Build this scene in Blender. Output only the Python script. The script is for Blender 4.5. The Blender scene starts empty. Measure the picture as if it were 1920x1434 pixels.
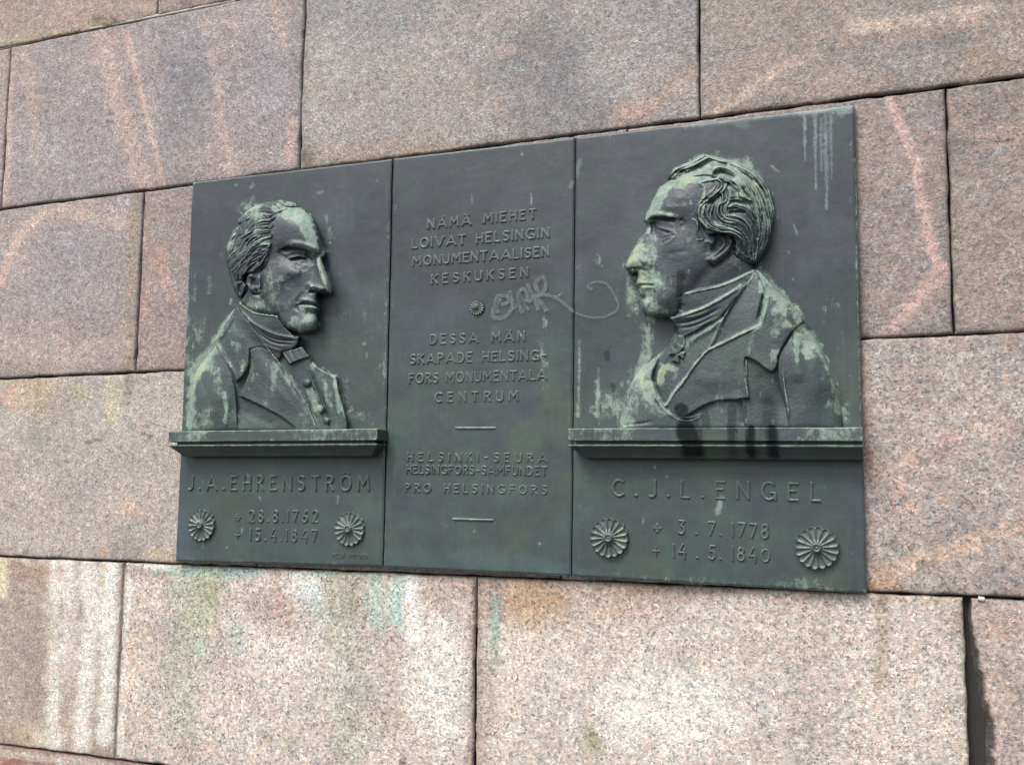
import bpy, math, random
import numpy as np
from mathutils import Matrix, Vector

# ---------------------------------------------------------------- camera, sky, sun, exposure
sc = bpy.context.scene
PW, PH = 1920.0, 1434.0
CX, CY, FOC = 960.0, 717.0, 1851.51
DX = np.array([0.9368048, -0.02530697, -0.34893598])      # wall's rightward axis in camera axes (x right, y down, z ahead)
UPV = np.array([0.01094314, -0.99477264, 0.10152656])
DY = np.array([0.34968129, 0.09892903, 0.93163085])       # into the wall
RW = np.array([DX, DY, UPV])
CAMP = np.array([0.0, -2.51745, 1.6])                      # metres; the bronze face is the plane y = 0, the pavement z = 0
cam = bpy.data.cameras.new('camera'); camo = bpy.data.objects.new('camera', cam)
sc.collection.objects.link(camo); sc.camera = camo
m3 = Matrix([[RW[i][0], -RW[i][1], -RW[i][2]] for i in range(3)])
camo.matrix_world = Matrix.Translation(Vector(CAMP)) @ m3.to_4x4()
cam.sensor_fit = 'HORIZONTAL'; cam.sensor_width = 36.0; cam.lens = 36.0 * FOC / PW
cam.clip_start = 0.05; cam.clip_end = 500

SUN_EL, SUN_AZ = math.radians(55), math.radians(-24)      # azimuth from the wall's normal, negative = from the left
w = bpy.data.worlds.new('World'); sc.world = w; w.use_nodes = True
nt = w.node_tree; nt.nodes.clear()
sky = nt.nodes.new('ShaderNodeTexSky'); sky.sky_type = 'NISHITA'; sky.sun_disc = False
sky.sun_elevation = SUN_EL; sky.sun_rotation = math.pi + SUN_AZ * -1; sky.dust_density = 4.0; sky.air_density = 1.0
hs = nt.nodes.new('ShaderNodeHueSaturation'); hs.inputs['Saturation'].default_value = 0.42
bg = nt.nodes.new('ShaderNodeBackground'); bg.inputs['Strength'].default_value = 0.135
ow = nt.nodes.new('ShaderNodeOutputWorld')
nt.links.new(sky.outputs[0], hs.inputs['Color']); nt.links.new(hs.outputs[0], bg.inputs['Color']); nt.links.new(bg.outputs[0], ow.inputs[0])
sun = bpy.data.lights.new('sun', 'SUN'); sun.energy = 1.5; sun.angle = math.radians(24); sun.color = (1.0, 0.985, 0.96)
suno = bpy.data.objects.new('sun', sun); sc.collection.objects.link(suno)
sd = Vector((math.sin(SUN_AZ) * math.cos(SUN_EL), -math.cos(SUN_AZ) * math.cos(SUN_EL), math.sin(SUN_EL)))
suno.rotation_euler = sd.to_track_quat('Z', 'Y').to_euler()
sc.view_settings.view_transform = 'Standard'; sc.view_settings.look = 'None'
sc.view_settings.gamma = 1.0; sc.view_settings.use_curve_mapping = False
sc.view_settings.exposure = 1.08

# ---------------------------------------------------------------- photograph pixel <-> place
def unproj(px, py, h=0.0):
    """point at h metres in front of the bronze face seen at photograph pixel (px, py)"""
    px = np.asarray(px, float); py = np.asarray(py, float)
    c = np.stack([px - CX, py - CY, np.full(px.shape, FOC) if px.shape else np.array(FOC)], -1)
    r = c @ RW.T
    k = (-CAMP[1] - h) / r[..., 1]
    return r * k[..., None] + CAMP
def proj(P):
    v = (np.asarray(P, float) - CAMP) @ RW
    return CX + FOC * v[..., 0] / v[..., 2], CY + FOC * v[..., 1] / v[..., 2]
def lin(r, g, b):
    f = lambda c: (c / 255.0) ** 2.2
    return np.array([f(r), f(g), f(b)])
# ---------------------------------------------------------------- sculpting kit (numpy heightfields, heights in mm)
def Z(ox, oy, k, pts):
    return [(ox + x / k, oy + y / k) for x, y in pts]
K = 4.78

def spline(pts, closed=False, n=6):
    """Catmull-Rom through pts; a repeated point makes a corner."""
    P = np.array(pts, float)
    N = len(P); out = []
    rng_ = range(N) if closed else range(N - 1)
    for i in rng_:
        p1, p2 = P[i], P[(i + 1) % N]
        if np.allclose(p1, p2): continue
        p0 = P[(i - 1) % N] if (closed or i > 0) else p1
        p3 = P[(i + 2) % N] if (closed or i + 2 < N) else p2
        for j in range(n):
            t = j / n
            out.append(0.5 * ((2 * p1) + (-p0 + p2) * t + (2 * p0 - 5 * p1 + 4 * p2 - p3) * t * t + (-p0 + 3 * p1 - 3 * p2 + p3) * t ** 3))
    if not closed: out.append(P[-1])
    return np.array(out)

def sstep(a, b, x):
    t = np.clip((x - a) / (b - a), 0, 1)
    return t * t * (3 - 2 * t)

def tps(ctrl):
    C = np.array(ctrl, float); n = len(C)
    xy = C[:, :2] / 100.0
    def U(r2): return np.where(r2 > 1e-12, 0.5 * r2 * np.log(np.maximum(r2, 1e-12)), 0)
    d2 = ((xy[:, None] - xy[None]) ** 2).sum(-1)
    A = np.zeros((n + 3, n + 3)); A[:n, :n] = U(d2) + np.eye(n) * 0.004
    A[:n, n] = 1; A[:n, n + 1:] = xy; A[n, :n] = 1; A[n + 1:, :n] = xy.T
    w = np.linalg.solve(A, np.concatenate([C[:, 2], [0, 0, 0]]))
    def f(X, Y):
        x = X / 100.0; y = Y / 100.0
        r = w[n] + w[n + 1] * x + w[n + 2] * y
        for i in range(n):
            r = r + w[i] * U((x - xy[i, 0]) ** 2 + (y - xy[i, 1]) ** 2)
        return r
    return f

def vnoise(X, Y, s, seed):
    r = np.random.RandomState(seed); T = r.rand(257, 257)
    x = X / s + 37.3; y = Y / s + 11.7
    xi = np.floor(x).astype(int); yi = np.floor(y).astype(int)
    fx = x - xi; fy = y - yi
    fx = fx * fx * (3 - 2 * fx); fy = fy * fy * (3 - 2 * fy)
    g = lambda a, b: T[a % 256, b % 256]
    return (g(xi, yi) * (1 - fx) + g(xi + 1, yi) * fx) * (1 - fy) + (g(xi, yi + 1) * (1 - fx) + g(xi + 1, yi + 1) * fx) * fy

def fbm(X, Y, s, seed, o=4):
    r = 0; a = 1; t = 0
    for k in range(o):
        r = r + a * vnoise(X, Y, s / 2 ** k, seed + k); t += a; a *= 0.5
    return r / t

class Sculpt:
    def __init__(s, x0, y0, x1, y1, st):
        s.x0, s.y0, s.st = x0, y0, st
        s.nx = int((x1 - x0) / st) + 1; s.ny = int((y1 - y0) / st) + 1
        s.X, s.Y = np.meshgrid(x0 + np.arange(s.nx) * st, y0 + np.arange(s.ny) * st)
        s.H = np.zeros_like(s.X); s.M = np.zeros(s.X.shape, int)
    def near(s, P, pad):
        """distance, signed side (+ = right of travel in picture axes, y down), arc parameter, to polyline P"""
        D = np.full(s.X.shape, 1e9); S = np.zeros_like(D); T = np.zeros_like(D)
        seg = np.hypot(*(P[1:] - P[:-1]).T); cum = np.concatenate([[0], np.cumsum(seg)]); tot = max(cum[-1], 1e-6)
        for i in range(len(P) - 1):
            a, b = P[i], P[i + 1]
            if seg[i] < 1e-6: continue
            i0 = max(0, int((min(a[0], b[0]) - pad - s.x0) / s.st)); i1 = min(s.nx, int((max(a[0], b[0]) + pad - s.x0) / s.st) + 2)
            j0 = max(0, int((min(a[1], b[1]) - pad - s.y0) / s.st)); j1 = min(s.ny, int((max(a[1], b[1]) + pad - s.y0) / s.st) + 2)
            if i0 >= i1 or j0 >= j1: continue
            x = s.X[j0:j1, i0:i1] - a[0]; y = s.Y[j0:j1, i0:i1] - a[1]
            d = (b - a) / seg[i]
            t = np.clip(x * d[0] + y * d[1], 0, seg[i])
            px = x - t * d[0]; py = y - t * d[1]
            dd = np.hypot(px, py); cr = d[0] * y - d[1] * x
            w = dd < D[j0:j1, i0:i1]
            D[j0:j1, i0:i1][w] = dd[w]; S[j0:j1, i0:i1][w] = np.sign(cr[w]); T[j0:j1, i0:i1][w] = ((cum[i] + t) / tot)[w]
        return D, S, T
    def inside(s, P):
        m = np.zeros(s.X.shape, bool); n = len(P)
        for i in range(n):
            a, b = P[i], P[(i + 1) % n]
            if a[1] == b[1]: continue
            c = ((s.Y >= min(a[1], b[1])) & (s.Y < max(a[1], b[1])))
            rows = np.where(c[:, 0])[0]
            if len(rows) == 0: continue
            r = slice(rows[0], rows[-1] + 1)
            xi = a[0] + (s.Y[r] - a[1]) / (b[1] - a[1]) * (b[0] - a[0])
            m[r] ^= s.X[r] < xi
        return m
    def layer(s, pts, ctrl, edge=8, drop=6, pid=1, frac=None, rnd=0.5, mode='over', n=6, rim=None):
        P = spline(pts, True, n); m = s.inside(P)
        D, _, _ = s.near(np.vstack([P, P[:1]]) if rim is None else spline(rim, False, n), edge + 3)
        e = np.clip(D / edge, 0, 1); prof = (1 - (1 - e) ** 2) ** rnd
        h = tps(ctrl)(s.X, s.Y) if not callable(ctrl) else ctrl(s.X, s.Y)
        h = h * (frac + (1 - frac) * prof) if frac is not None else h - drop * (1 - prof)
        if mode == 'max': m = m & (h > s.H)
        s.H[m] = h[m]; s.M[m] = pid
        return m
    def stroke(s, pts, w, amp, mask=None, taper=True, n=6):
        P = spline(pts, False, n); D, S, T = s.near(P, w * 3)
        g = np.exp(-(D / w) ** 2) * amp
        if taper: g = g * np.minimum(1, np.minimum(T, 1 - T) * 5 + 0.1)
        g[D > w * 3] = 0
        if mask is None: mask = s.M > 0
        s.H[mask] += g[mask]
    def step(s, pts, side, amp, fall, mask=None, sharp=1.0, taper=True, n=6):
        """raise (amp>0) one side of a line: sharp at the line, fading over fall px"""
        P = spline(pts, False, n); D, S, T = s.near(P, fall * 3 + 3)
        g = amp * np.exp(-D / fall) * (S == side) + amp * np.exp(-(D / sharp) ** 2) * (S != side)
        if taper: g = g * np.minimum(1, np.minimum(T, 1 - T) * 6 + 0.05)
        g[D > fall * 3] = 0
        if mask is None: mask = s.M > 0
        s.H[mask] += g[mask]
    def lock(s, pts, w, amp, base, pid, strands=2, ph=0.0, n=5, clip=None, tip=0.45):
        P = spline(pts, False, n); D, S, T = s.near(P, w + 2)
        ww = w * np.maximum(0.12, np.sin(np.pi * np.clip(T, 0.02, 0.98)) ** tip)
        u = D / ww; m = u < 1
        if clip is not None: m &= clip
        us = u * S
        h = base + amp * (np.sqrt(np.clip(1 - u * u, 0, 1)) - 0.35) + amp * 0.2 * np.cos(np.pi * (strands * us + ph))
        m &= h > s.H - 0.35 * amp
        s.H[m] = np.maximum(h[m], s.H[m] - 0.1 * amp); s.M[m] = pid

def blend(A, B, k):
    A = spline(A, False, 5); B = spline(B, False, 5)
    a = A[np.linspace(0, len(A) - 1, 9).astype(int)]; b = B[np.linspace(0, len(B) - 1, 9).astype(int)]
    return a * (1 - k) + b * k

def smooth(H, it=1, mask=None):
    for _ in range(it):
        G = H.copy()
        G[1:-1, 1:-1] = (H[1:-1, 1:-1] * 4 + H[:-2, 1:-1] + H[2:, 1:-1] + H[1:-1, :-2] + H[1:-1, 2:]) / 8
        H = np.where(mask, G, H) if mask is not None else G
    return H
HEAD, HAIR, COAT, COLLAR, CRAVAT, SHIRT, BOW, LAPEL = 1, 2, 3, 4, 5, 6, 7, 8
def sculpt_left(st=1.0):
    s = Sculpt(338, 366, 670, 818, st); rs = np.random.RandomState(4)
    A = lambda *p: Z(340, 320, K, p)
    B = lambda *p: Z(340, 560, K, p)
    def C(f, *p): return [(a[0], a[1], c[2]) for a, c in zip(f(*[(q[0], q[1]) for q in p]), p)]
    # far strip of the coat, right of the shirt
    s.layer(B((1060,470),(1060,470),(1150,510),(1200,580),(1290,650),(1390,690),(1390,690),(1410,820),(1450,950),(1480,1080),(1495,1215),(1495,1215),(1300,1215),(1300,1215),(1290,980),(1200,760),(1110,560)),
            C(B,(1150,560,20),(1250,750,24),(1370,720,20),(1400,950,22),(1470,1150,20),(1330,1150,24)), edge=5, drop=9, pid=COAT)
    s.stroke(B((1395,710),(1400,830),(1440,960),(1470,1090),(1480,1160)), 2.2, 4)
    s.stroke(B((1170,580),(1240,640),(1370,690)), 2.0, 2)
    s.stroke(B((1330,900),(1380,1020),(1400,1150)), 4, -2.5)
    # shirt front
    s.layer(B((860,470),(1150,500),(1150,500),(1210,760),(1290,950),(1340,1215),(1340,1215),(1200,1215),(1200,1215),(950,760)),
            C(B,(900,500,26),(1100,600,25),(1100,900,22),(1280,1100,24),(1200,1000,18)), edge=3, drop=5, pid=SHIRT)
    s.stroke(B((1120,600),(1190,780),(1260,960),(1320,1160)), 1.6, 3)
    s.step(B((1150,640),(1215,800),(1280,980),(1330,1170)), -1, -5, 5)
    for (x, y) in ((1125,755),(1250,990),(1300,1095)):
        c = B((x, y))[0]; r = 7.4 if y < 1050 else 6
        d = np.hypot(s.X - c[0], (s.Y - c[1]) * 0.95); m = d < r
        s.H[m] = np.maximum(s.H[m], 24 + 9 * np.sqrt(np.clip(1 - (d[m] / r) ** 2, 0, 1))); s.M[m] = 20
    # coat: arm and chest
    coat = s.layer(B((520,85),(450,130),(300,370),(300,370),(310,425),(200,560),(130,660),(100,800),(78,950),(58,1215),(58,1215),(1245,1215),(1245,1215),(1130,950),(1000,750),(860,540),(700,330),(560,150)),
            C(B,(520,130,42),(320,400,30),(210,600,22),(330,650,44),(160,750,26),(250,850,44),(100,1000,20),(220,1050,40),(120,1150,18),(420,900,44),(440,1120,40),(520,1000,32),(560,800,34),(600,500,42),(700,600,40),(900,800,34),(700,1050,34),(1000,1120,30),(1150,1100,27)), edge=13, frac=0.4, pid=COAT, rnd=0.6)
    s.stroke(B((380,830),(410,960),(400,1080),(380,1170)), 5, 4)
    s.step(B((440,700),(480,800),(495,930),(498,1060),(505,1175)), 1, 6, 8)
    s.step(B((440,700),(480,800),(495,930),(498,1060),(505,1175)), -1, -5, 9)
    s.stroke(B((200,640),(180,800),(160,1000),(130,1150)), 9, 3)
    s.stroke(B((170,700),(230,850),(260,1000)), 6, -2)
    s.stroke(B((560,1000),(680,1060),(860,1130)), 10, -3)
    # lapel
    lap = s.layer(B((612,455),(628,540),(600,680),(522,872),(522,872),(640,925),(760,985),(890,1055),(1010,1150),(1060,1220),(1245,1215),(1245,1215),(1130,950),(1000,750),(860,540),(740,380),(680,400)),
            C(B,(620,500,47),(700,450,46),(560,860,47),(700,800,45),(850,700,41),(900,950,42),(1000,850,39),(1050,1120,37),(1180,1120,34)), edge=4, drop=4, pid=LAPEL)
    s.stroke(B((560,150),(700,335),(860,545),(1000,750),(1130,950),(1235,1175)), 2.6, 3)
    s.stroke(B((840,560),(900,640),(980,760),(1060,900)), 4, -2.5)
    s.stroke(B((700,560),(820,760),(1000,980)), 9, 2)
    s.step(B((525,870),(640,925),(760,985),(890,1055),(1000,1140)), -1, 2.5, 3)
    # collar
    s.layer(B((522,78),(450,125),(300,368),(300,368),(310,425),(380,540),(440,640),(485,728),(505,735),(570,665),(603,580),(612,455),(612,455),(720,440),(860,545),(860,545),(700,330),(560,150)),
            C(B,(500,120,50),(330,370,44),(340,440,46),(480,700,54),(560,600,53),(590,500,51),(450,350,56),(650,400,49),(780,460,45)), edge=3.5, drop=5, pid=COLLAR)
    s.stroke(B((470,150),(400,280),(320,380)), 3, 3)
    s.stroke(B((350,430),(430,580),(490,700)), 2.4, 2.4)
    s.stroke(B((500,200),(600,330),(720,450),(860,600)), 12, -4)
    # merged neckline of collar and lapel
    s.stroke(B((540,130),(640,260),(760,410),(880,570)), 3, 3.5)
    # shirt collar and cravat
    s.layer(B((525,30),(525,30),(600,95),(690,130),(862,152),(862,152),(885,200),(935,265),(1000,325),(1050,345),(1000,420),(800,400),(600,200),(520,90)),
            C(B,(530,60,34),(700,150,44),(860,160,46),(800,250,44),(950,300,36),(600,150,40)), edge=2.5, drop=2, pid=SHIRT)
    s.stroke(B((528,38),(600,100),(690,135),(860,156)), 1.5, 3.5)
    s.stroke(B((862,156),(890,205),(940,268),(1000,320)), 1.3, 2.5)
    s.layer(B((515,85),(515,85),(640,200),(760,270),(870,312),(1000,340),(1055,338),(1055,338),(1045,400),(1005,445),(900,475),(900,475),(860,545),(700,340),(560,160)),
            C(B,(560,140,46),(700,290,50),(850,350,50),(1040,350,40),(1000,430,38),(880,500,38),(760,400,44)), edge=3, drop=4, pid=CRAVAT)
    s.stroke(B((540,110),(640,215),(760,285),(870,328),(1040,352)), 1.8, 2.6)
    s.stroke(B((600,220),(720,330),(840,395),(1000,410)), 2.4, -3.5)
    s.stroke(B((640,235),(760,330),(880,372),(1040,380)), 2.0, -3)
    s.stroke(B((720,400),(800,440),(900,470)), 2, 2.5)
    # bow
    s.layer(B((895,478),(895,478),(1010,448),(1080,428),(1080,428),(1155,522),(1155,522),(1060,550),(970,592),(970,592)),
            C(B,(900,480,36),(1080,440,33),(1150,520,32),(975,580,38)), edge=2.5, drop=3, pid=BOW)
    for a, b in (((985,460),(1025,560)),((1040,450),(1080,540)),((930,480),(990,580))):
        s.stroke(B(a, b), 1.3, -2.2)
    # ---- head and neck
    headpoly = A((870,300),(1000,318),(1060,335),(1120,368),(1180,425),(1222,510),(1250,590),(1278,680),(1296,742),(1296,742),(1288,765),(1262,785),(1268,820),(1290,880),(1315,950),(1335,1020),(1352,1085),(1345,1108),(1300,1116),(1238,1108),(1225,1135),(1230,1170),(1248,1208),(1238,1228),(1246,1252),(1228,1280),(1218,1300),(1228,1345),(1228,1395)) + \
               B((1222,200),(1205,262),(1150,300),(1080,312),(1010,295),(940,262),(885,200),(862,150),(862,150),(690,130),(600,95),(528,35),(528,35)) + A((560,1100),(600,900),(700,700),(760,450))
    face = s.layer(headpoly, C(A,(870,330,42),(980,345,34),(860,420,54),(950,430,57),(1050,400,42),(1060,480,56),(1150,500,43),(1190,580,40),(1235,680,34),(1130,600,54),(920,560,62),(1020,560,60),(980,640,60),(1100,650,55),(1200,690,45),(1280,735,26),
              (830,700,58),(800,900,60),(900,760,51),(960,740,47),(1080,760,38),(1150,740,38),(1060,850,43),(950,850,54),(900,920,60),(1000,930,56),(1090,880,46),(880,1000,59),(980,1010,52),(800,1080,55),(900,1120,52),
              (1190,800,35),(1225,800,42),(1250,870,45),(1275,940,48),(1300,1020,51),(1310,1075,50),(1340,1080,40),(1180,900,38),(1150,980,42),(1165,1050,49),(1100,1060,44),(1060,1000,48),
              (1040,1130,49),(1120,1150,47),(1190,1150,40),(1235,1180,28),(1080,1190,46),(1180,1210,43),(1240,1215,28),(1040,1230,47),(1130,1260,44),(1200,1280,34),(1020,1320,50),(1120,1350,53),(1190,1370,43),(1215,1390,30),
              (700,1180,46),(640,1200,38),(780,1200,50),(900,1220,51),(960,1280,50),(560,1160,34)) +
              C(B,(1100,220,55),(1180,200,46),(1060,270,42),(1000,240,47),(940,200,48),(860,120,46),(700,100,42)), edge=8, frac=0.5, pid=HEAD, rnd=0.55)
    F = s.M == HEAD
    # brow, eye
    s.stroke(A((930,672),(1010,652),(1100,664),(1180,690),(1262,728)), 5.0, 6.5, F)
    s.step(A((870,720),(930,698),(1010,690),(1100,708),(1180,735),(1270,752)), 1, -13, 8, F, 1.2)
    s.stroke(A((1100,745),(1150,760),(1190,790),(1195,850)), 5, -7, F)
    s.stroke(A((930,760),(1000,725),(1080,730)), 4, 2.5, F)
    s.stroke(A((955,792),(1000,775),(1060,765),(1130,782)), 1.7, 7.5, F)
    s.stroke(A((975,808),(1020,795),(1080,790),(1135,800)), 1.6, -7, F)
    s.stroke(A((1050,830),(1090,800),(1130,815)), 3.6, 2.2, F)
    s.stroke(A((1000,812),(1050,835),(1110,852),(1140,840)), 1.4, 1.4, F)
    s.stroke(A((1010,850),(1080,885),(1130,875)), 3, -1.6, F)
    s.stroke(A((870,720),(900,760),(960,790)), 3, -3, F)
    # nose
    s.stroke(A((1218,790),(1232,850),(1258,930),(1290,1010),(1318,1068)), 5.0, 6, F)
    s.stroke(A((1190,840),(1190,920),(1170,990),(1140,1030)), 6, -3.2, F)
    s.stroke(A((1140,1058),(1170,1032),(1230,1048),(1300,1072)), 4.2, 6.0, F)
    s.stroke(A((1150,1050),(1160,1035),(1190,1035)), 3.0, 3.0, F)
    s.step(A((1138,1100),(1165,1078),(1220,1085),(1270,1108),(1340,1108)), 1, -13, 5, F, 0.8)
    s.stroke(A((1125,1085),(1130,1050),(1150,1020)), 2.4, -4, F)
    s.stroke(A((1100,1090),(1060,1140),(1040,1190)), 4, -3, F)
    s.stroke(A((1000,960),(960,1000),(940,1060)), 9, -2, F)
    s.stroke(A((940,880),(1000,900),(1080,910)), 9, 3, F)
    # mouth
    s.stroke(A((1060,1165),(1120,1160),(1180,1172),(1235,1195)), 3.6, 4.2, F)
    s.stroke(A((1045,1208),(1080,1196),(1150,1200),(1200,1212),(1240,1222)), 1.8, -7.5, F)
    s.stroke(A((1090,1228),(1150,1222),(1205,1232),(1240,1244)), 3.4, 5, F)
    s.stroke(A((1045,1200),(1035,1230),(1050,1260)), 3, -3.5, F)
    s.stroke(A((1110,1275),(1160,1272),(1215,1290)), 4.5, -4, F)
    s.stroke(A((1130,1340),(1180,1350),(1200,1390)), 8, 3.5, F)
    s.stroke(A((1010,1200),(990,1270),(1010,1330)), 5, -2, F)
    # jaw to neck
    s.stroke(B((860,150),(900,215),(960,270),(1030,302)), 3, -4, F)
    s.stroke(A((720,1120),(760,1200),(850,1280)), 6, -3, F)
    s.stroke(A((620,1130),(640,1200),(700,1260)), 5, 2.5, F)
    # ear
    s.stroke(A((640,930),(590,960),(585,1010),(620,1060),(640,1095)), 3.2, 7, F)
    s.stroke(A((690,940),(700,1000),(705,1060)), 3, 5, F)
    s.stroke(A((650,960),(650,1010),(670,1040)), 4, -10, F)
    s.stroke(A((650,1065),(680,1050),(700,1080),(680,1092)), 4.2, 8, F)
    s.stroke(A((640,1105),(680,1112),(712,1095)), 2.2, -8, F)
    s.stroke(A((715,930),(722,1010),(718,1090)), 2.5, -4, F)
    # ---- hair
    hp = A((1052,335),(1035,305),(1000,285),(950,276),(885,263),(840,275),(760,283),(680,310),(600,358),(540,415),(505,465),(522,488),(475,535),(440,620),(408,680),(398,780),(415,870),(440,960),(460,1030),(490,1100),(528,1142),(575,1110),(600,1050),(562,990),(556,940),(600,915),(680,908),(720,880),(762,825),(775,740),(795,660),(798,560),(780,480),(820,395),(880,350),(940,325),(1000,322))
    hc = C(A,(1000,300,22),(880,300,32),(780,330,44),(640,380,30),(540,450,26),(700,450,52),(600,560,44),(470,620,24),(780,520,60),(700,650,58),(560,700,46),(430,750,22),(770,750,60),(660,800,56),(520,850,40),(430,880,20),(600,900,50),(500,1000,30),(560,1050,34),(520,1120,26))
    hm = s.layer(hp, hc, edge=7, frac=0.45, pid=HAIR, rim=hp[:24])
    base = s.H.copy()
    guides = [
        [(870,352),(760,300),(640,330),(560,395),(512,465)],
        [(860,375),(740,345),(640,385),(565,455),(500,560),(445,680)],
        [(800,400),(700,400),(620,450),(560,540),(500,600),(430,720),(415,800)],
        [(790,450),(690,455),(600,520),(540,610),(470,720),(440,880)],
        [(785,510),(680,520),(590,580),(520,670),(470,780),(460,900)],
        [(795,575),(700,590),(610,650),(540,740),(490,850),(480,980)],
        [(795,640),(700,665),(620,725),(560,810),(520,920),(510,1030)],
        [(775,720),(700,730),(630,780),(570,860),(530,960),(540,1060)],
        [(768,800),(690,820),(620,860),(575,910),(560,930)],
    ]
    for gi in range(len(guides) - 1):
        nn = 6 if gi else 4
        for q in range(nn):
            g = blend(A(*guides[gi]), A(*guides[gi + 1]), (q + 0.5 * rs.rand()) / nn)
            g = g + rs.randn(*g.shape) * 0.5
            L = len(g); a = rs.randint(0, 2); b = L - rs.randint(0, 3)
            bm = base + rs.uniform(-1.5, 2.5)
            s.lock(g[a:b], rs.uniform(2.0, 3.4), rs.uniform(5, 8.5), bm, HAIR, strands=rs.choice([1.5, 2, 2.5]), ph=rs.rand(), clip=hm)
    for q in range(30):   # short broken locks, ends lifted
        x = rs.uniform(480, 760); y = rs.uniform(520, 880)
        t = (x - 420) / 380
        g = A((x, y), (x - 55, y + 25 + 20 * (1 - t)), (x - 95, y + 80), (x - 120, y + 140))
        s.lock(g, rs.uniform(1.8, 3.2), rs.uniform(6, 9), base + rs.uniform(1, 5), HAIR, strands=1.5, ph=rs.rand(), clip=hm)
    for g in ([(470,540),(425,680),(412,800),(430,930),(470,1060)], [(500,580),(450,700),(440,840),(460,980),(500,1100)], [(540,1000),(500,1020),(500,1080),(530,1130)], [(590,1020),(560,1040),(545,1090),(535,1130)],
              [(780,740),(740,790),(700,850),(640,890),(590,915)], [(790,650),(770,720),(720,770),(670,830)],
              [(1040,320),(990,300),(930,285),(880,268)], [(960,330),(920,300),(870,270)], [(900,345),(860,310),(830,280)], [(1000,322),(950,305),(900,285)],
              [(850,370),(790,330),(720,310)], [(700,310),(610,355),(545,420),(508,462)]):
        s.lock(A(*g), 3.6, 8, base + 1, HAIR, strands=2, ph=rs.rand(), clip=hm)
    s.step(A((600,918),(680,910),(722,882),(762,828)), 1, -8, 4, s.M == HEAD, 0.8)
    for g in ([(800,400),(850,375),(900,350)], [(785,470),(810,440),(830,415)], [(780,520),(812,500),(822,470)], [(780,600),(806,585),(815,555)], [(770,690),(798,665),(806,630)], [(755,760),(782,742),(792,705)], [(745,820),(770,800),(776,765)], [(790,440),(830,420),(850,395)], [(860,372),(900,352),(950,338)]):
        s.lock(A(*g), 2.4, 5, s.H + 0, HAIR, strands=1.5, ph=rs.rand())
    for q in range(26):
        t_ = rs.rand(); x = 480 + 290 * rs.rand(); y = 430 + 420 * rs.rand()
        s.stroke(A((x, y), (x - 34, y + 18), (x - 62, y + 52), (x - 80, y + 95)), 1.5, -rs.uniform(2, 5), hm)
    s.H = smooth(s.H, 1, s.M > 0)
    s.H += (fbm(s.X, s.Y, 14, 3) - 0.5) * 1.0 * (s.M > 0) + (fbm(s.X, s.Y, 3.2, 8, 2) - 0.5) * 0.7 * (s.M > 0)
    s.H = np.where(s.M > 0, np.maximum(s.H, 2.0), 0)
    return s
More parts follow.
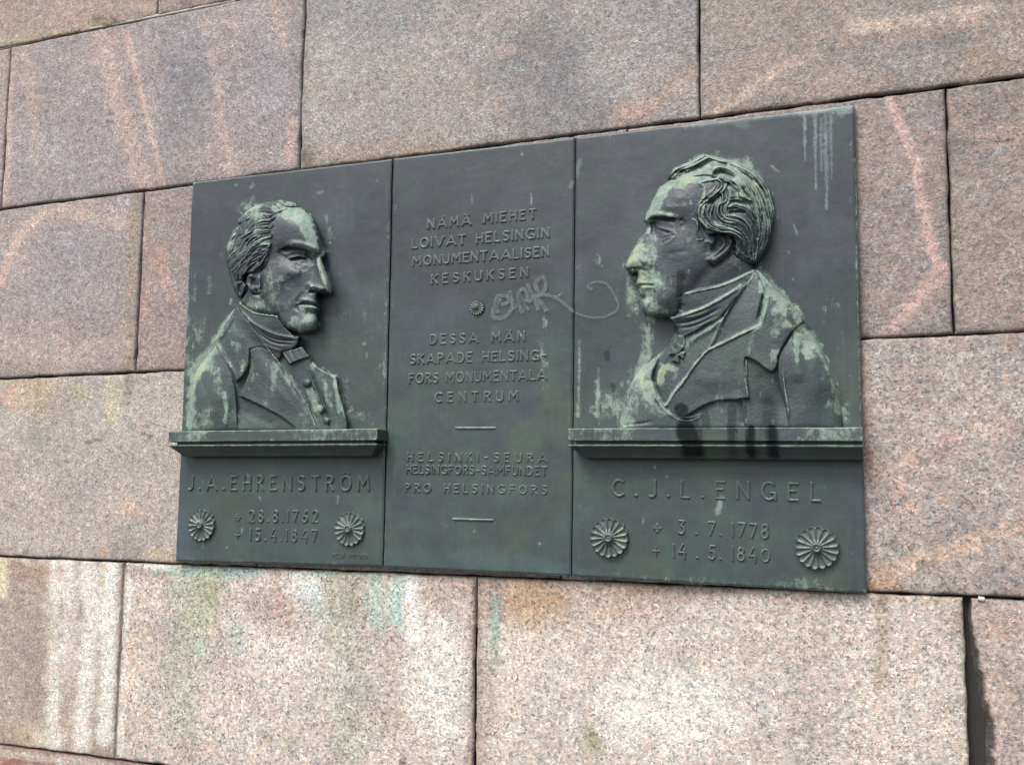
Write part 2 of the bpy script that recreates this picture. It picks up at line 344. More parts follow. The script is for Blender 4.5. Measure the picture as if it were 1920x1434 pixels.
def sculpt_right(st=1.15):
    s = Sculpt(1148, 276, 1592, 818, st); rs = np.random.RandomState(9)
    A = lambda *p: Z(1140, 260, K, p)
    B = lambda *p: Z(1100, 460, K, p)
    E = lambda *p: Z(1300, 560, K, p)
    G = lambda *p: Z(1090, 640, K, p)
    def C(f, *p): return [(a[0], a[1], c[2]) for a, c in zip(f(*[(q[0], q[1]) for q in p]), p)]
    # torso
    sil = G((770,60),(720,92),(600,195),(495,295),(430,420),(390,555),(345,720),(300,840),(300,840)) + E((1348,1215),(1348,1215),(1335,1120),(1310,900),(1262,725),(1200,560),(1135,425),(1048,290),(1000,205),(905,100),(800,0)) + \
          B((1620,310),(1560,235),(1520,215),(1520,215),(1350,300),(1150,500),(900,700))
    s.layer(sil, C(G,(560,250,22),(500,420,26),(620,380,34),(450,600,28),(600,600,40),(420,720,30),(700,720,42),(900,740,40),(760,200,32),(800,300,36)) +
            C(E,(100,900,36),(300,1050,38),(480,700,40),(600,800,42),(700,1000,40),(800,300,44),(1000,250,24),(900,500,50),(1000,700,54),(1100,500,38),(1150,800,46),(1000,1000,52),(1250,900,28),(1200,1100,38),(820,900,44),(0,300,40)) +
            C(B,(1520,260,34),(1450,500,42),(1650,500,46),(1800,560,38),(1000,800,38)), edge=20, frac=0.3, pid=COAT, rnd=0.6)
    # vest strip in the chest opening (left of the lapel)
    s.layer(B((800,770),(740,870),(650,1010),(590,1160),(600,1230),(640,1330),(720,1440),(720,1440),(900,1200),(1000,1010),(1100,920),(1100,920),(1220,680),(1400,400),(1500,250),(1500,250),(1300,420),(1050,600),(850,740)),
            C(B,(780,850,30),(650,1150,26),(800,1100,33),(700,1350,28),(950,900,38),(1100,750,42),(1300,500,44),(1450,320,40)), edge=4, drop=3, pid=SHIRT)
    s.stroke(B((800,775),(735,885),(650,1040),(600,1170),(612,1260),(640,1340)), 4, -9)
    s.stroke(B((760,770),(690,880),(590,1000),(560,1120)), 4, 4)
    s.step(B((830,800),(770,890),(690,1040),(650,1200)), -1, 4, 8)
    # front edge of the coat sweeping under the lapel
    s.stroke(G((640,370),(665,470),(715,560),(790,640),(870,678),(960,688),(1040,672),(1090,645)), 3.2, 7)
    s.step(G((650,390),(680,500),(730,580),(800,650),(880,690),(970,700),(1080,660)), -1, -9, 8)
    s.stroke(G((640,715),(540,735),(430,745),(340,765)), 3, -3)
    s.stroke(G((520,300),(480,430),(440,560),(400,680)), 9, 4)
    s.stroke(G((1452,520),(1458,620),(1470,760)), 2.4, 4)
    s.step(G((1440,520),(1448,640),(1458,760)), 1, -6, 6)
    # sleeve and shoulder seam
    s.step(E((1020,225),(960,232),(905,275),(840,370),(780,470),(755,560),(752,660),(770,780),(800,880),(830,980),(850,1140)), 1, -10, 11, None, 1.2)
    s.stroke(E((800,650),(815,780),(835,900),(848,1000),(856,1130)), 2.2, 5)
    s.stroke(E((905,300),(900,420),(930,560),(950,760)), 12, 5)
    s.stroke(E((1060,360),(1180,580),(1240,780),(1290,1000)), 8, 4)
    s.stroke(E((1150,520),(1150,700),(1200,900)), 9, -2.5)
    s.stroke(E((620,640),(600,800),(620,1000)), 12, -2.5)
    # big lapel
    lap = s.layer(G((752,578),(752,578),(830,450),(900,370),(985,240),(1060,150),(1130,75)) + B((1400,780),(1560,715),(1560,715)) + E((640,300),(600,420),(470,520),(470,700),(502,892),(502,892)) +
            G((1400,520),(1250,527),(1120,565),(1020,620),(925,682),(925,682),(860,672),(790,630)),
            C(G,(760,580,38),(850,520,44),(1000,300,46),(1000,500,46),(1200,300,50),(1200,500,47),(1460,200,52),(1480,500,50),(1300,60,50),(1500,0,52),(900,660,42)), edge=4, drop=4, pid=LAPEL)
    s.stroke(G((755,575),(830,455),(905,372),(990,245),(1062,155),(1130,82)) + B((1220,875),(1400,785),(1555,715)), 2.6, 5.5, taper=False)
    s.step(G((925,690),(1020,630),(1120,575),(1250,537),(1400,528),(1500,520)), -1, 3, 4)
    s.stroke(G((1478,120),(1480,300),(1500,500)), 2.2, 4)
    s.stroke(G((1400,150),(1380,300),(1420,480)), 9, -2)
    s.stroke(G((1000,300),(1150,360),(1300,340)), 14, 2)
    # upper collar turned over the lapel
    s.layer(B((1515,215),(1515,215),(1580,260),(1700,395),(1900,600)) + E((985,210),(985,210),(905,275),(840,370),(785,465),(760,520),(745,615),(708,662),(708,662),(640,622),(560,560),(468,520),(468,520),(500,430),(520,300),(605,240),(605,240)) + B((1575,640),(1610,480),(1600,420),(1560,330)),
            C(B,(1520,230,36),(1600,330,42),(1700,430,40),(1850,590,36),(1620,600,56),(1720,600,54)) + C(E,(860,230,48),(560,500,57),(700,640,60),(720,450,59),(820,320,55),(600,300,58),(960,215,34)), edge=4.5, drop=6, pid=COLLAR)
    s.stroke(B((1620,420),(1605,560),(1560,700)), 3.0, 4)
    s.stroke(B((1590,420),(1560,560),(1530,680)), 2.4, -9)
    s.stroke(E((480,525),(560,565),(640,625),(705,660)), 2.2, 2.5)
    s.stroke(E((700,20),(720,150),(690,300)), 8, -2)
    # inside of the standing collar
    s.stroke(B((1512,242),(1450,320),(1380,405),(1290,545),(1200,705),(1150,825),(1098,925)), 2.8, 6, taper=False)
    s.step(B((1500,262),(1440,340),(1370,430),(1280,570),(1190,730),(1140,840)), 1, -3, 7)
    s.stroke(B((1230,640),(1150,720),(1040,790),(960,840),(900,900)), 5, 4)
    s.stroke(B((1180,640),(1080,720),(980,790)), 4, -3.5)
    # ---- neck and head
    headpoly = A((560,360),(530,395),(480,440),(430,505),(398,565),(365,645),(340,700),(323,735),(323,735),(350,758),(355,790),(335,845),(280,910),(230,990),(190,1070),(152,1140),(152,1140),(172,1182),(208,1212),(262,1198),(262,1198),(268,1245),(252,1300),(268,1325),(285,1345)) + \
        B((468,400),(478,440),(508,470),(492,500),(488,545),(508,592),(555,628),(640,645),(720,650),(795,640),(795,640),(900,560),(1100,450),(1400,330),(1500,230),(1500,230)) + A((1290,1130),(1200,1000),(1150,800),(1000,500),(1000,340),(900,305),(800,320),(700,330))
    s.layer(headpoly, C(A,(560,380,40),(600,420,50),(480,470,42),(700,400,56),(800,450,60),(520,560,56),(650,540,64),(780,600,64),(430,560,44),(400,640,44),(450,660,54),(560,660,60),(340,725,38),(700,700,62),
            (500,760,45),(440,770,38),(400,800,35),(560,780,54),(500,830,52),(620,850,60),(440,870,46),(370,850,40),(300,930,40),(360,950,48),(250,1020,44),(330,1040,52),(190,1120,44),(260,1100,54),(330,1130,58),(390,1080,54),(240,1200,42),
            (450,960,54),(560,950,62),(700,920,62),(800,1000,60),(900,1000,56),(480,1100,56),(600,1100,60),(750,1150,58),(900,1150,50),(1050,1050,46),(1150,1150,40),(1250,1120,30),(300,1240,44),(380,1250,52),(270,1300,40)) +
            C(B,(470,400,38),(520,400,48),(600,400,54),(510,470,42),(560,520,52),(520,570,46),(620,600,48),(700,500,58),(760,600,44),(800,400,56),(1000,300,50),(1300,220,38),(1450,220,28)), edge=9, frac=0.52, pid=HEAD, rnd=0.55)
    F = s.M == HEAD
    # forehead, brow, eye
    s.stroke(A((520,560),(620,590),(720,580)), 8, -1.2, F)
    s.stroke(A((500,620),(600,610),(720,600)), 6, 1.2, F)
    s.stroke(A((330,722),(380,690),(450,680),(540,692),(620,700)), 5, 6.5, F)
    s.step(A((355,738),(400,712),(450,712),(540,722),(625,722)), 1, -13, 8, F, 1.1)
    s.stroke(A((400,740),(405,800),(420,860)), 6, -12, F)
    s.stroke(A((640,720),(680,760),(650,800)), 5, -4, F)
    s.stroke(A((440,742),(500,748),(600,765)), 6.5, 5, F)
    s.stroke(A((438,795),(500,810),(560,828),(595,840)), 2.0, 4.6, F)
    s.stroke(A((438,812),(500,828),(560,845)), 1.7, -5.5, F)
    s.stroke(A((450,850),(490,846),(530,848)), 3.8, 2, F)
    s.stroke(A((455,880),(510,868),(570,850),(610,855)), 1.5, 1.8, F)
    s.stroke(A((610,870),(560,915),(500,950)), 2.2, 2, F)
    s.stroke(A((560,900),(500,930),(470,935)), 3, -1.8, F)
    # nose
    s.stroke(A((345,840),(300,905),(250,990),(210,1070),(180,1130)), 5, 2.5, F)
    s.stroke(A((345,790),(350,840)), 4, -3, F)
    s.stroke(A((300,1120),(340,1100),(375,1120),(380,1150)), 6, 4, F)
    s.stroke(A((395,1090),(400,1140),(380,1190)), 3.0, -3, F)
    s.stroke(A((170,1130),(200,1110),(230,1120)), 6, 1.5, F)
    s.step(A((165,1180),(215,1158),(280,1158),(320,1172),(360,1180)), 1, -9, 4, F, 0.9)
    s.stroke(A((230,1178),(270,1165),(300,1172)), 3, -6, F)
    s.stroke(A((345,960),(330,1010),(345,1060),(380,1100)), 1.3, -1.4, F)
    s.stroke(A((400,1150),(430,1200),(440,1280)), 4, -2.5, F)
    # mouth and chin
    s.stroke(B((455,330),(500,338),(560,345),(600,345)), 4, 4, F)
    s.stroke(B((450,372),(480,358),(540,355),(612,358)), 2.0, -8, F)
    s.stroke(B((480,385),(530,375),(590,380)), 4, 5, F)
    s.stroke(B((505,470),(540,470),(590,440),(620,400)), 6, -2.2, F)
    s.stroke(B((500,250),(520,290)), 2.5, -2.5, F)
    s.stroke(B((510,520),(560,540)), 9, 3, F)
    s.stroke(B((700,90),(820,60),(920,55)), 4, -1, F)
    # jaw line / neck
    s.stroke(B((800,560),(860,470),(960,400),(1100,200)), 12, -4, F)
    # dark run on the jaw is only a stain; ear
    s.stroke(A((1090,870),(1100,930),(1060,1000),(1000,1050),(950,1080)), 5.5, 9, F)
    s.stroke(A((1030,880),(1040,950),(990,1010),(930,1060)), 3.4, 6, F)
    s.stroke(A((1065,890),(1070,950),(1020,1010),(960,1060)), 2.4, -5, F)
    s.stroke(A((960,900),(990,930),(950,990),(920,1010)), 6.5, -13, F)
    s.stroke(A((900,1060),(915,1085),(950,1090),(980,1070)), 6, 8, F)
    s.step(A((1110,1000),(1060,1060),(1000,1110),(950,1140),(900,1110)), -1, -9, 7, F, 1.2)
    s.stroke(A((860,930),(920,925),(945,950)), 3, 3, F)
    s.stroke(A((880,960),(880,1040)), 5, -2, F)
    # ---- shirt collar, cravat
    s.layer(B((835,448),(835,448),(960,412),(1190,362),(1350,300),(1480,225),(1510,225),(1440,330),(1300,430),(1100,540),(900,615),(795,640),(795,640),(820,540)),
            C(B,(840,460,46),(820,600,40),(1000,500,52),(1200,420,52),(1400,300,44),(1490,230,32)), edge=2.5, drop=2, pid=SHIRT)
    s.stroke(B((836,450),(960,413),(1190,363),(1350,300),(1490,228)), 1.9, 4.5)
    s.stroke(B((836,450),(822,540),(798,632)), 1.5, 3.5)
    s.stroke(B((860,520),(835,590)), 7, -3)
    s.layer(B((745,648),(745,648),(900,608),(1080,540),(1250,448),(1420,340),(1500,240),(1500,240),(1440,345),(1330,480),(1200,640),(1050,720),(960,775),(870,812),(820,800),(820,800),(795,720)),
            C(B,(750,650,40),(800,760,36),(860,800,38),(900,680,48),(1000,700,48),(1100,620,52),(1250,520,52),(1400,380,46),(1490,260,34)), edge=3, drop=4, pid=CRAVAT)
    s.stroke(B((748,652),(900,613),(1080,545),(1250,453),(1420,345)), 2.6, 4.5)
    s.stroke(B((790,700),(900,690),(1050,640),(1200,560)), 3, -4)
    s.stroke(B((820,650),(960,640),(1100,590)), 2.5, 2)
    s.stroke(B((810,740),(930,730),(1060,680),(1160,620)), 2.6, -3)
    s.stroke(B((780,660),(800,740),(830,795)), 1.2, 2.5)
    s.stroke(B((825,803),(870,812),(950,780),(1050,720)), 1.6, 3.5)
    # ribbon and cross
    s.layer(B((820,805),(820,805),(870,815),(885,860),(870,905),(870,905),(800,900),(800,900)), C(B,(820,810,40),(880,850,42),(830,900,40)), edge=2, drop=2, pid=21)
    cx, cy = B((818, 968))[0]
    def arm(a, L, w0, w1):
        ca, sa = math.cos(a), math.sin(a)
        return [(cx + u * ca - v * sa, cy + u * sa + v * ca) for u, v in ((1, -w0), (1, -w0), (L, -w1), (L, -w1), (L * 0.9, 0), (L, w1), (L, w1), (1, w0), (1, w0))]
    for k_, L in ((0, 13), (1, 18), (2, 15), (3, 17)):
        a = math.radians(-72+90) + k_ * math.pi / 2
        s.layer(arm(a, L, 2.6, 7.5), lambda X, Y: 43 + 0 * X, edge=1.6, drop=2, pid=21)
    # ---- hair
    hp = A((540,380),(535,340),(560,298),(600,262),(680,228),(760,198),(830,150),(870,143),(960,163),(1100,198),(1230,240),(1340,310),(1420,410),(1470,520),(1496,640),(1490,740),(1462,880),(1445,950),(1395,1040),(1345,1112),(1285,1130),(1200,1092),(1135,1045),(1130,985),(1150,930),(1110,870),(1000,840),(900,855),(870,800),(820,740),(800,640),(830,560),(860,500),(850,430),(825,395),(880,370),(960,355),(900,325),(800,335),(700,350),(620,358),(570,365))
    hc = C(A,(560,330,36),(680,260,34),(850,160,30),(800,280,46),(950,250,50),(1100,230,40),(1250,280,40),(1400,450,32),(1470,640,26),(1440,880,28),(1350,1060,32),(1200,1060,46),(1160,1000,52),(1000,400,62),(900,450,66),(850,620,68),(880,760,70),(1000,800,70),(1100,600,66),(1200,400,56),(1300,700,54),(1250,900,54),(1150,820,68),(1380,700,42),(850,380,60))
    hm = s.layer(hp, hc, edge=10, frac=0.4, pid=HAIR, rim=hp[:24])
    base = s.H.copy() - 1
    bands = [  # families of locks: (from, to, count, half-width)
        ([(545,370),(590,290),(700,240),(800,190),(870,150)], [(620,350),(680,300),(780,270),(880,210),(940,180)], 4, 7),
        ([(870,150),(960,175),(1100,210),(1230,250),(1340,330)], [(930,190),(1040,210),(1160,270),(1270,330),(1360,430)], 4, 7),
        ([(1230,250),(1340,320),(1420,420),(1470,540),(1490,680)], [(1150,280),(1260,360),(1340,470),(1400,600),(1440,760)], 5, 7),
        ([(915,330),(960,265),(1040,265),(1120,310),(1180,400),(1200,500)], [(960,345),(1000,300),(1080,310),(1150,370),(1190,470),(1230,560)], 4, 6),
        ([(1060,210),(1130,290),(1200,380),(1250,480),(1320,560)], [(1160,280),(1240,370),(1310,480),(1350,580),(1370,690)], 4, 7),
        ([(840,400),(900,375),(960,395),(940,450),(880,500),(850,560),(815,610)], [(960,360),(1040,370),(1040,440),(980,500),(930,540),(880,560),(835,600)], 6, 5),
        ([(1010,380),(1070,400),(1130,450),(1160,500),(1200,530)], [(1080,370),(1140,400),(1190,450),(1220,510),(1290,560)], 3, 6),
        ([(1080,450),(1100,520),(1060,580),(1050,650),(1090,700),(1200,720)], [(1000,490),(1000,570),(960,620),(960,700),(1020,760),(1140,780)], 6, 5.5),
        ([(960,590),(925,660),(930,730),(980,780),(1080,800)], [(840,600),(820,680),(850,750),(900,800),(980,830)], 6, 5),
        ([(1080,550),(1160,550),(1240,580),(1280,640),(1320,700)], [(1080,650),(1150,640),(1220,650),(1270,700),(1300,780)], 4, 6),
        ([(1060,690),(1150,700),(1230,740),(1280,820),(1300,920),(1290,1010)], [(900,800),(1000,830),(1100,840),(1180,880),(1220,950),(1230,1050)], 8, 5.5),
        ([(1300,560),(1350,680),(1370,800),(1360,920),(1310,1040)], [(1440,700),(1450,800),(1440,900),(1400,1000),(1340,1080)], 7, 6),
        ([(1140,960),(1170,1000),(1220,1050),(1280,1080)], [(1130,1010),(1170,1060),(1220,1095),(1290,1120)], 4, 4.5),
        ([(1230,880),(1260,960),(1260,1040),(1290,1100)], [(1330,900),(1330,980),(1320,1060),(1320,1105)], 4, 5),
    ]
    for a, b, nn, w in bands:
        nn = max(2, int(round(nn * .72)))
        for q in range(nn):
            g = blend(A(*a), A(*b), (q + 0.3 * rs.rand()) / max(1, nn - 1)); g += rs.randn(*g.shape) * 0.5
            s.lock(g, w * rs.uniform(0.62, 0.9), rs.uniform(10, 15), base + rs.uniform(-4, 1), HAIR, strands=rs.choice([1, 1.5, 2]), ph=rs.rand(), clip=hm)
    s.lock(A((755,722),(790,740),(805,790),(800,840),(820,900)), 3.0, 6, s.H + 0, HAIR, strands=1)
    s.lock(A((800,760),(815,830),(850,900),(800,910)), 4, 4, s.H + 0, HAIR, strands=2)
    for g, w, a in (([(720,300),(800,260),(880,220),(940,185)], 5, -12), ([(600,330),(640,300),(700,290)], 4, -9), ([(950,335),(1010,300),(1090,325),(1150,370)], 4.5, -12), ([(1040,225),(1100,230),(1150,270)], 4, -8),
                    ([(1060,390),(1120,430),(1160,480),(1180,500)], 4.5, -11), ([(1090,550),(1170,560),(1250,585),(1280,620)], 4, -10), ([(920,600),(930,560),(980,520),(1000,480)], 5, -9), ([(1230,300),(1310,380),(1350,420)], 3, -6),
                    ([(1350,410),(1400,490),(1430,560)], 3, -6), ([(1080,665),(1150,655),(1230,660)], 3, -7), ([(830,600),(870,550),(900,530)], 3.5, -6), ([(1200,420),(1230,480),(1280,540)], 3, -6), ([(1360,620),(1380,740),(1370,860)], 3, -5)):
        s.stroke(A(*g), w, a * 1.25, hm)
    for g in ([(845,440),(830,400),(850,385)], [(850,520),(842,480),(850,450)], [(800,640),(815,590),(845,560)], [(800,700),(796,660),(805,630)]):
        s.lock(A(*g), 3, 6, s.H + 0, HAIR, strands=2)
    s.step(A((820,745),(880,810),(960,850),(1060,865),(1130,900),(1150,960),(1135,1030)), 1, -9, 6, s.M == HEAD, 1.0)
    s.stroke(A((910,845),(1000,860),(1090,860)), 4, -8, s.M == HEAD)
    s.H = smooth(s.H, 1, s.M > 0)
    s.H += (fbm(s.X, s.Y, 14, 3) - 0.5) * 1.0 * (s.M > 0) + (fbm(s.X, s.Y, 3.2, 8, 2) - 0.5) * 0.7 * (s.M > 0)
    s.H = np.where(s.M > 0, np.maximum(s.H, 2.0), 0)
    return s
# ---------------------------------------------------------------- objects
def props(o, label=None, cat=None, group=None, kind=None):
    if label: o['label'] = label
    if cat: o['category'] = cat
    if group: o['group'] = group
    if kind: o['kind'] = kind
    return o
def link(name, data, parent=None, mat=None):
    o = bpy.data.objects.new(name, data); sc.collection.objects.link(o)
    if parent is not None: o.parent = parent
    if mat is not None and data is not None and len(data.materials) == 0: data.materials.append(mat)
    return o
def mesh_np(name, V, F, smooth=True, attrs=None):
    """V (n,3); F (m,4) or (m,3) int arrays"""
    me = bpy.data.meshes.new(name); V = np.asarray(V, np.float32); F = np.asarray(F, np.int32)
    me.vertices.add(len(V)); me.vertices.foreach_set('co', V.ravel())
    k = F.shape[1]; me.loops.add(F.size); me.loops.foreach_set('vertex_index', F.ravel())
    me.polygons.add(len(F)); me.polygons.foreach_set('loop_start', np.arange(0, F.size, k, dtype=np.int32))
    me.polygons.foreach_set('loop_total', np.full(len(F), k, np.int32))
    me.polygons.foreach_set('use_smooth', np.full(len(F), smooth))
    me.update(calc_edges=True)
    for nm, arr in (attrs or {}).items():
        arr = np.asarray(arr, np.float32)
        if arr.ndim == 1:
            a = me.attributes.new(nm, 'FLOAT', 'POINT'); a.data.foreach_set('value', arr)
        else:
            a = me.attributes.new(nm, 'FLOAT_COLOR', 'POINT'); a.data.foreach_set('color', np.concatenate([arr, np.ones((len(arr), 1), np.float32)], 1).ravel())
    me.validate()
    return me
def grid_faces(nx, ny):
    i = np.arange(nx - 1)[None, :] + nx * np.arange(ny - 1)[:, None]
    return np.stack([i, i + nx, i + nx + 1, i + 1], -1).reshape(-1, 4)

# ---------------------------------------------------------------- stains and tints laid out on the wall
def pl_dist(x, y, P, pad):
    D = np.full(x.shape, 1e9); P = np.asarray(P, float)
    for a, b in zip(P[:-1], P[1:]):
        m = (x > min(a[0], b[0]) - pad) & (x < max(a[0], b[0]) + pad) & (y > min(a[1], b[1]) - pad) & (y < max(a[1], b[1]) + pad)
        if not m.any(): continue
        d = b - a; L = max(1e-6, d @ d); xx = x[m] - a[0]; yy = y[m] - a[1]
        t = np.clip((xx * d[0] + yy * d[1]) / L, 0, 1)
        D[m] = np.minimum(D[m], np.hypot(xx - t * d[0], yy - t * d[1]))
    return D
def band(x, y, pts, w, soft=0.5, warp=0.35, seed=1):
    P = spline(pts, False, 5) if len(pts) > 2 else np.array(pts, float)
    out = np.zeros(x.shape); pad = w * 2.2 + 4
    box = (x > P[:, 0].min() - pad) & (x < P[:, 0].max() + pad) & (y > P[:, 1].min() - pad) & (y < P[:, 1].max() + pad)
    if not box.any(): return out
    xx, yy = x[box], y[box]
    D = pl_dist(xx, yy, P, pad); n_ = D < 1e8; d = D[n_]
    d = d * (1 + warp * (fbm(xx[n_], yy[n_], max(6, w * 1.3), seed, 3) - 0.5) * 2)
    r = np.zeros(xx.shape); r[n_] = 1 - sstep(w * (1 - soft), w * (1 + soft), d); out[box] = r
    return out
def blob(x, y, cx, cy, rx, ry, soft=0.6, warp=0.5, seed=1):
    out = np.zeros(x.shape); m = (np.abs(x - cx) < rx * 3) & (np.abs(y - cy) < ry * 3)
    if not m.any(): return out
    xx, yy = x[m], y[m]
    d = np.hypot((xx - cx) / rx, (yy - cy) / ry)
    d = d * (1 + warp * (fbm(xx, yy, max(6, min(rx, ry) * 0.9), seed, 3) - 0.5) * 2)
    out[m] = 1 - sstep(1 - soft, 1 + soft, d)
    return out

# ---------------------------------------------------------------- materials
def new_mat(name):
    m = bpy.data.materials.new(name); m.use_nodes = True; t = m.node_tree; t.nodes.clear()
    out = t.nodes.new('ShaderNodeOutputMaterial'); b = t.nodes.new('ShaderNodeBsdfPrincipled'); t.links.new(b.outputs[0], out.inputs[0])
    return m, t, b
class NT:
    def __init__(s, t): s.t = t
    def n(s, typ, **kw):
        o = s.t.nodes.new(typ)
        for k, v in kw.items(): setattr(o, k, v)
        return o
    def set(s, sock, v):
        if isinstance(v, bpy.types.NodeSocket): s.t.links.new(v, sock)
        else: sock.default_value = v
    def math(s, op, a, b=0.0, c=0.0, clamp=False):
        o = s.n('ShaderNodeMath', operation=op, use_clamp=clamp)
        s.set(o.inputs[0], a); s.set(o.inputs[1], b); s.set(o.inputs[2], c); return o.outputs[0]
    def mix(s, f, a, b, mode='MIX'):
        o = s.n('ShaderNodeMix', data_type='RGBA', blend_type=mode)
        s.set(o.inputs[0], f)
        for sk, v in ((o.inputs[6], a), (o.inputs[7], b)):
            if isinstance(v, (tuple, list)) and len(v) == 3: v = (*v, 1)
            s.set(sk, v)
        return o.outputs[2]
    def noise(s, vec, scale, detail=4, rough=0.55):
        o = s.n('ShaderNodeTexNoise'); s.set(o.inputs['Vector'], vec); o.inputs['Scale'].default_value = scale
        o.inputs['Detail'].default_value = detail; o.inputs['Roughness'].default_value = rough; return o.outputs['Fac']
    def ramp(s, f, a, b):
        o = s.n('ShaderNodeMapRange', interpolation_type='SMOOTHSTEP'); s.set(o.inputs['Value'], f)
        o.inputs['From Min'].default_value = a; o.inputs['From Max'].default_value = b; return o.outputs[0]
    def attr(s, nm):
        o = s.n('ShaderNodeAttribute', attribute_name=nm); return o
    def scalev(s, vec, v):
        o = s.n('ShaderNodeVectorMath', operation='MULTIPLY'); s.set(o.inputs[0], vec); o.inputs[1].default_value = v; return o.outputs[0]
    def bump(s, h, dist, strength=1.0, nrm=None):
        o = s.n('ShaderNodeBump'); s.set(o.inputs['Height'], h); o.inputs['Distance'].default_value = dist; o.inputs['Strength'].default_value = strength
        if nrm is not None: s.set(o.inputs['Normal'], nrm)
        return o.outputs[0]

def granite():
    m, t, b = new_mat('granite'); N = NT(t)
    g = N.n('ShaderNodeNewGeometry'); pos = g.outputs['Position']
    col = N.attr('tint').outputs['Color']; spk = N.attr('grain').outputs['Fac']
    # crystals: cells a few millimetres across, each its own tone
    v1 = N.n('ShaderNodeTexVoronoi'); N.set(v1.inputs['Vector'], pos); v1.inputs['Scale'].default_value = 230; v1.inputs['Randomness'].default_value = 1
    sx = N.n('ShaderNodeSeparateColor'); N.set(sx.inputs[0], v1.outputs['Color'])
    v2 = N.n('ShaderNodeTexVoronoi'); N.set(v2.inputs['Vector'], pos); v2.inputs['Scale'].default_value = 95
    s2 = N.n('ShaderNodeSeparateColor'); N.set(s2.inputs[0], v2.outputs['Color'])
    v3 = N.n('ShaderNodeTexVoronoi'); N.set(v3.inputs['Vector'], pos); v3.inputs['Scale'].default_value = 150
    s3 = N.n('ShaderNodeSeparateColor'); N.set(s3.inputs[0], v3.outputs['Color'])
    nz = N.noise(pos, 420, 3, 0.7); nm = N.noise(pos, 38, 5, 0.65); nl = N.noise(pos, 7, 4, 0.55)
    # tone: quartz light, feldspar pink, mica dark
    crs = N.math('MULTIPLY', N.ramp(spk, 0.42, 0.72), 0.75)
    tsel = N.math('ADD', N.math('MULTIPLY', sx.outputs[0], N.math('SUBTRACT', 1.0, crs)), N.math('MULTIPLY', s3.outputs[1], crs))
    tone = N.math('MULTIPLY_ADD', N.math('SUBTRACT', tsel, 0.5), 0.80, 1.0)
    tone = N.math('MULTIPLY', tone, N.math('MULTIPLY_ADD', N.math('SUBTRACT', nz, 0.5), 1.25, 1.0))
    tone = N.math('MULTIPLY', tone, N.math('MULTIPLY_ADD', N.math('SUBTRACT', nm, 0.5), 0.95, 1.0))
    tone = N.math('MULTIPLY', tone, N.math('MULTIPLY_ADD', N.math('SUBTRACT', nl, 0.5), 0.55, 1.0))
    tone = N.math('MULTIPLY', tone, N.math('MULTIPLY_ADD', N.math('SUBTRACT', s2.outputs[2], 0.5), 0.30, 1.0))
    pit = N.ramp(N.noise(pos, 62, 2, .5), .735, .76); tone = N.math('MULTIPLY', tone, N.math('MULTIPLY_ADD', pit, -0.5, 1.0))
    tc = N.n('ShaderNodeCombineColor'); [N.set(tc.inputs[i], tone) for i in range(3)]
    c = N.mix(1.0, col, tc.outputs[0], 'MULTIPLY')
    pink = N.math('MULTIPLY', N.ramp(s2.outputs[1], 0.62, 0.75), 0.42)
    c = N.mix(pink, c, N.mix(1.0, col, (1.22, 0.93, 0.78), 'MULTIPLY'))
    cool = N.math('MULTIPLY', N.ramp(sx.outputs[2], 0.6, 0.8), 0.35)
    c = N.mix(cool, c, N.mix(1.0, col, (0.82, 0.86, 0.95), 'MULTIPLY'))
    nd = N.noise(pos, 250, 2, 0.6); thr = N.math('ADD', nd, N.math('MULTIPLY', N.math('SUBTRACT', s3.outputs[0], 0.5), 0.42))
    dark = N.math('MULTIPLY', N.ramp(thr, 0.62, 0.74), spk)
    c = N.mix(dark, c, N.mix(1.0, col, (0.30, 0.31, 0.34), 'MULTIPLY'))
    N.set(b.inputs['Base Color'], c)
    b.inputs['Roughness'].default_value = 0.78; b.inputs['Specular IOR Level'].default_value = 0.35
    h = N.math('ADD', N.math('MULTIPLY', nz, 0.5), N.math('ADD', N.math('MULTIPLY', nm, 1.2), N.math('MULTIPLY', N.noise(pos, 170, 4, 0.7), 1.0)))
    bm = N.bump(h, 0.0038, 1.0)
    N.set(b.inputs['Normal'], bm)
    return m

